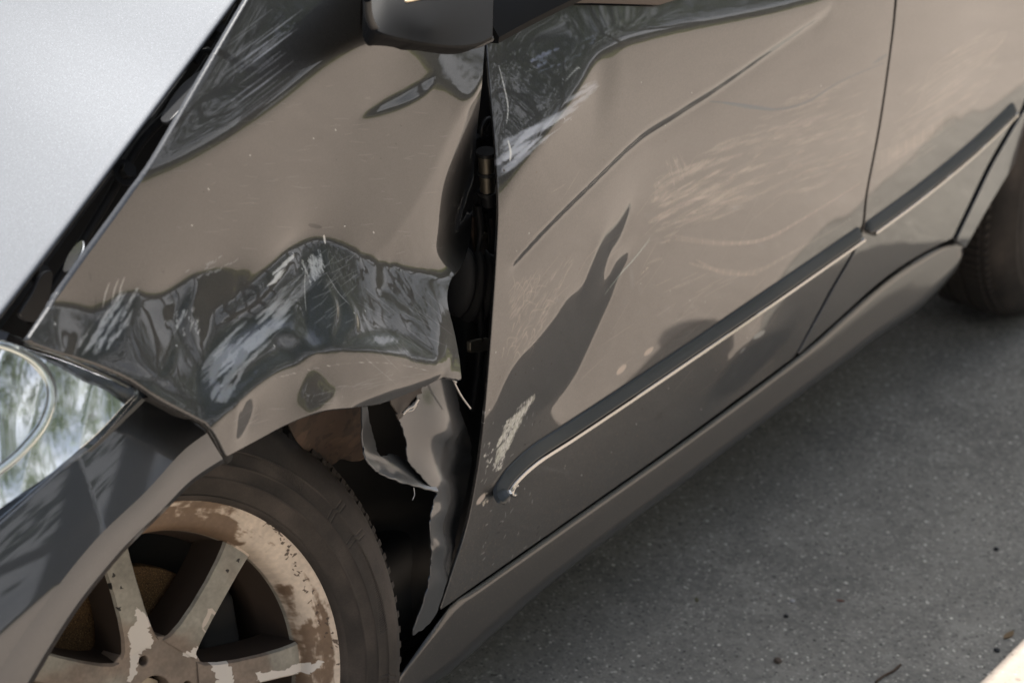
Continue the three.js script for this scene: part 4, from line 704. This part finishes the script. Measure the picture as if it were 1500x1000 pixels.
// ---- door mirror, window line
{
  const m = new THREE.Group(); put(m, car, 'door_mirror');
  part('mirror_housing', patch([[536, -60], [536, -60], [536, 8], [542, 32], [558, 47], [600, 58], [655, 66], [695, 64], [721, 53], [721, 53], [723, -60], [723, -60]], [[536, -60, -0.075], [538, 20, 0.005], [560, 47, 0.030], [600, 58, 0.037], [660, 66, 0.043], [720, 53, 0.030], [723, -60, -0.065], [630, -60, -0.050], [630, 0, 0.009], [630, 40, 0.035], [560, 0, 0.000], [700, 0, -0.003]], 3, { hem: 0.02, lip: 0.002, solid: true }), M.mirrorCap, m);
  part('mirror_lower_rim', tube([[538, 0], [540, 22], [548, 40], [565, 51], [600, 60], [655, 68], [695, 66], [719, 56]].map(([x, y]) => atZ(x, y, 0.022)), 0.004, 60), M.plastic, m);
  part('turn_lamp_lens', patch([[596, 2], [598, -3], [606, -8], [640, -14], [640, -9], [612, -1]], [[594, 6, 0.012], [640, -10, 0.006], [604, -6, 0.007]], 2, { hem: 0.004 }), std(lin(0.8, 0.6, 0.4), 0.3), m);
  part('mirror_foot', strip([[716, 52], [760, 28], [812, 2], [850, -16]].map(([x, y]) => { const p = doorField.hit(x, y + 6); p.z += 0.002; return p; }), Array(4).fill(V3(0, 0.2, 1)), [[-0.02, -0.004], [0.010, -0.003], [0.012, 0.004], [-0.002, 0.03], [-0.03, 0.05]]), M.mirrorCap, m);
}
part('window_seal', strip([[800, 2], [860, 1], [960, 4], [1010, -12], [1320, -78], [1560, -120]].map(([x, y]) => { const p = doorField.hit(x, y); p.z += 0.001; return p; }), Array(6).fill(V3(0, 0.2, 1)), [[-0.01, -0.003], [0.005, -0.002], [0.006, 0.004], [-0.01, 0.012]]), std(lin(0.06, 0.04, 0.03), 0.5));

// ---- the rest of the body, out of frame: cabin, roof, far side, underside
{
  part('underbody', mergeGeometries([box(-0.55, 0.3, 0.24, 0.40, -1.45, -0.30, 0.03), box(0.42, 1.95, 0.165, 0.32, -1.70, -0.085, 0.03), box(1.9, 2.9, 0.24, 0.4, -1.45, -0.30, 0.03), box(-0.6, 0.46, 0.4, 0.68, -1.46, -0.34, 0.03), box(0.44, 0.62, 0.3, 1.0, -1.62, -0.22, 0.02), box(0.62, 2.9, 0.3, 0.9, -1.6, -0.33, 0.03)]), M.black);
  part('roof', box(1.02, 2.72, 1.50, 1.578, -1.56, -0.195, 0.035), M.paint);
  const bar = (a, b, w) => { const g = rodBetween(a, b, w, 10); return g; };
  for (const s of [0, 1]) { const Z = (z) => s ? -1.76 - z : z; part('windscreen_pillar', bar(V3(0.36, 1.06, Z(-0.16)), V3(1.06, 1.54, Z(-0.24)), 0.035), M.paint); part('centre_pillar', bar(V3(1.52, 0.95, Z(-0.10)), V3(1.6, 1.54, Z(-0.22)), 0.035), M.black); part('rear_pillar', bar(V3(2.62, 0.9, Z(-0.14)), V3(2.66, 1.54, Z(-0.22)), 0.06), M.paint); }
  const quad = (a, b, c, d) => { const g = new THREE.BufferGeometry(); g.setAttribute('position', new THREE.Float32BufferAttribute([...a, ...b, ...c, ...d], 3)); g.setAttribute('uv', new THREE.Float32BufferAttribute([0, 0, 1, 0, 1, 1, 0, 1], 2)); g.setIndex([0, 1, 2, 0, 2, 3]); g.computeVertexNormals(); return g; };
  part('windscreen', quad([0.33, 1.06, -0.18], [0.33, 1.06, -1.58], [1.06, 1.545, -1.5], [1.06, 1.545, -0.26]), M.glass);
  part('side_window', quad([0.62, 1.04, -0.1], [1.5, 0.97, -0.11], [1.57, 1.52, -0.22], [1.05, 1.5, -0.22]), M.glass);
  part('side_window', quad([1.56, 0.96, -0.11], [2.56, 0.92, -0.13], [2.6, 1.5, -0.22], [1.62, 1.52, -0.22]), M.glass);
  part('cabin_floor', box(0.6, 2.9, 0.84, 0.9, -1.62, -0.16, 0.01), M.black);
  part('far_side_panel', mergeGeometries([box(-0.3, 2.9, 0.5, 0.98, -1.76, -1.62, 0.05), box(0.4, 2.0, 0.15, 0.5, -1.74, -1.62, 0.04)]), M.paint);
  part('tailgate', box(2.74, 2.86, 0.42, 1.52, -1.6, -0.16, 0.05), M.paint);
  part('rear_bumper', box(2.64, 2.92, 0.26, 0.62, -1.66, -0.08, 0.07), M.paint);
  part('front_grille', box(-0.74, -0.62, 0.26, 0.62, -1.5, -0.3, 0.04), M.plastic);
  part('cowl', box(0.24, 0.5, 0.98, 1.05, -1.6, -0.2, 0.01), M.plastic);
}

// ------------------------------------------------------------------ litter on the asphalt
{
  const R = rng(41), litter = (x, y) => atY(x, y, 0.004);
  const leafGeo = (s) => { const sh = new THREE.Shape(); sh.moveTo(0, 0); sh.quadraticCurveTo(s * 0.5, s * 0.35, s, 0); sh.quadraticCurveTo(s * 0.5, -s * 0.3, 0, 0); const g = new THREE.ExtrudeGeometry(sh, { depth: 0.0008, bevelEnabled: false, curveSegments: 8 }), p = g.attributes.position; for (let k = 0; k < p.count; k++) p.setZ(k, p.getZ(k) + 18 * p.getY(k) ** 2 + 6 * (p.getX(k) - s / 2) ** 2); g.rotateX(-Math.PI / 2); g.computeVertexNormals(); return g; };
  const leaf = (x, y, s, col, label) => { const p = litter(x, y), o = mesh(numbered('dry_leaf'), leafGeo(s), std(col, 0.8), scene); o.position.copy(p); o.position.y = 0.001; o.rotation.y = R() * 6; tag(o, label, 'leaf', 'leaf scraps on the asphalt'); };
  leaf(1226, 876, 0.012, lin(0.16, 0.06, 0.04), 'small reddish scrap of leaf on the open asphalt');
  leaf(1486, 922, 0.03, lin(0.16, 0.10, 0.045), 'brown leaf scrap lying at the edge of the pale pavement');
  leaf(1020, 872, 0.014, lin(0.10, 0.09, 0.04), 'olive scrap of leaf in the shadow beside the sill');
  const twig = mesh('twig', tube([[1283, 998], [1296, 988], [1308, 982], [1320, 972]].map(([x, y]) => { const p = litter(x, y); p.y = 0.003; return p; }), 0.0016, 16, 6), std(lin(0.09, 0.055, 0.035), 0.9), scene); tag(twig, 'thin brown twig lying on the asphalt', 'twig');
  const pebble = (x, y, r, col, label) => { const g = new THREE.IcosahedronGeometry(r, 2), p = g.attributes.position; for (let k = 0; k < p.count; k++) { const f = 1 + 0.25 * noise(p.getX(k) / r * 1.7 + x, p.getY(k) / r * 1.7 + p.getZ(k) / r); p.setXYZ(k, p.getX(k) * f, p.getY(k) * f * 0.6, p.getZ(k) * f); } g.computeVertexNormals(); const o = mesh(numbered('pebble'), g, std(col, 0.9), scene); o.position.copy(litter(x, y)); o.position.y = r * 0.45; tag(o, label, 'pebble', 'pebbles on the asphalt'); };
  pebble(1140, 966, 0.006, lin(0.11, 0.08, 0.06), 'brownish pebble lying alone on the asphalt near the twig');
  pebble(1460, 802, 0.004, lin(0.02, 0.02, 0.022), 'tiny black pebble on the asphalt'); pebble(1461, 950, 0.004, lin(0.02, 0.02, 0.022), 'tiny black pebble on the asphalt'); pebble(1152, 900, 0.0035, lin(0.02, 0.02, 0.022), 'tiny black pebble on the asphalt');
  pebble(1162, 878, 0.004, lin(0.4, 0.38, 0.36), 'tiny pale pebble on the asphalt');
}

// ------------------------------------------------------------------ what the paint and the headlight mirror: trees along a grass verge across the pavement
{
  const bark = std(lin(0.06, 0.048, 0.038), 0.95), leafMats = [0, 1].map((k) => phys(k ? lin(0.085, 0.12, 0.035) : lin(0.045, 0.07, 0.02), 0.8, 0, { transmission: 0.35, thickness: 0 }));
  const tree = (x, z, h, seed) => {
    const R = rng(seed), t = new THREE.Group(); t.name = numbered('tree'); scene.add(t); t.position.set(x, 0, z);
    const limbs = [], trunk = [V3(0, -0.05, 0), V3(0.1 * (R() - 0.5), h * 0.3, 0.1 * (R() - 0.5)), V3(0.3 * (R() - 0.5), h * 0.65, 0.3 * (R() - 0.5)), V3(0.4 * (R() - 0.5), h * 0.92, 0.4 * (R() - 0.5))], tips = [];
    const taper = (pts, r0, r1) => { const g = tube(pts, 1, 14, 8), p = g.attributes.position, cv = new THREE.CatmullRomCurve3(pts); for (let i = 0; i <= 14; i++) { const c = cv.getPointAt(i / 14), r = mix(r0, r1, i / 14); for (let k = 0; k <= 8; k++) { const q = i * 9 + k; p.setXYZ(q, c.x + (p.getX(q) - c.x) * r, c.y + (p.getY(q) - c.y) * r, c.z + (p.getZ(q) - c.z) * r); } } g.computeVertexNormals(); return g; };
    limbs.push(taper(trunk, 0.2, 0.05));
    for (let k = 0; k < 11; k++) { const y = h * (0.28 + 0.6 * k / 11), a = R() * 7, l = h * (0.34 - 0.2 * k / 11) * (0.8 + 0.4 * R()), b = V3(0, y, 0), e = V3(Math.cos(a) * l, y + l * (0.25 + 0.4 * R()), Math.sin(a) * l); limbs.push(taper([b, b.clone().lerp(e, 0.5).add(V3(0, 0.1 * l, 0)), e], 0.07, 0.015)); tips.push(e, b.clone().lerp(e, 0.65)); }
    tips.push(V3(0, h * 0.95, 0));
    mesh('trunk', mergeGeometries(limbs), bark, t);
    const pos = [], idx = [];
    for (const c of tips) for (let k = 0; k < 170; k++) {
      const u = V3(R() - 0.5, R() - 0.5, R() - 0.5).normalize().multiplyScalar(h * 0.115 * Math.cbrt(R())), p = c.clone().add(u), a = V3(R() - 0.5, R() - 0.5, R() - 0.5).normalize(), b = a.clone().cross(V3(R() - 0.5, R() - 0.5, R() - 0.5)).normalize(), s = 0.07 + 0.08 * R(), q = pos.length / 3;
      for (const [m, n] of [[-1, 0], [0, -0.5], [1, 0], [0, 0.5]]) pos.push(p.x + a.x * m * s + b.x * n * s, p.y + a.y * m * s + b.y * n * s, p.z + a.z * m * s + b.z * n * s);
      idx.push(q, q + 1, q + 2, q, q + 2, q + 3);
    }
    const g = new THREE.BufferGeometry(); g.setAttribute('position', new THREE.Float32BufferAttribute(pos, 3)); g.setIndex(idx); g.computeVertexNormals();
    mesh('crown', g, leafMats[1], t);
    tag(t, 'leafy tree on the verge facing the car, seen only as a reflection', 'tree', 'trees along the verge');
  };
  const spots = [[-9, 8.5, 11], [-5.9, 8.4, 9.5], [-1.4, 9.6, 6.2], [1.9, 8.2, 10.5], [4.4, 8.8, 11.5], [7.6, 8.1, 10.5], [11, 8.8, 11.5], [14.5, 8.4, 11], [18.5, 9, 12], [22.5, 8.6, 11], [-13, 8.2, 10.8], [27, 8.6, 11.5], [32, 9, 11], [38, 8.6, 11.5], [45, 9, 12], [54, 9, 11.5]];
  spots.forEach(([x, z, h], k) => tree(x, z, h, 100 + k));
  // hedge behind them
  const R = rng(500), pos = [], idx = [];
  for (let k = 0; k < 46000; k++) { const p = V3(-18 + 110 * R() * R() + 2 * R(), 2.6 * Math.sqrt(R()), 11.4 + 1.4 * R()), a = V3(R() - 0.5, R() - 0.5, R() - 0.5).normalize(), b = a.clone().cross(V3(R() - 0.5, R() - 0.5, R() - 0.5)).normalize(), s = 0.08 + 0.1 * R(), q = pos.length / 3; for (const [m, n] of [[-1, 0], [0, -0.6], [1, 0], [0, 0.6]]) pos.push(p.x + a.x * m * s + b.x * n * s, p.y + a.y * m * s + b.y * n * s, p.z + a.z * m * s + b.z * n * s); idx.push(q, q + 1, q + 2, q, q + 2, q + 3); }
  const g = new THREE.BufferGeometry(); g.setAttribute('position', new THREE.Float32BufferAttribute(pos, 3)); g.setIndex(idx); g.computeVertexNormals();
  tag(mesh('hedge', g, leafMats[0], scene), 'long dark hedge behind the trees, seen only as a reflection', 'hedge');
}
renderer.render(scene, camera);
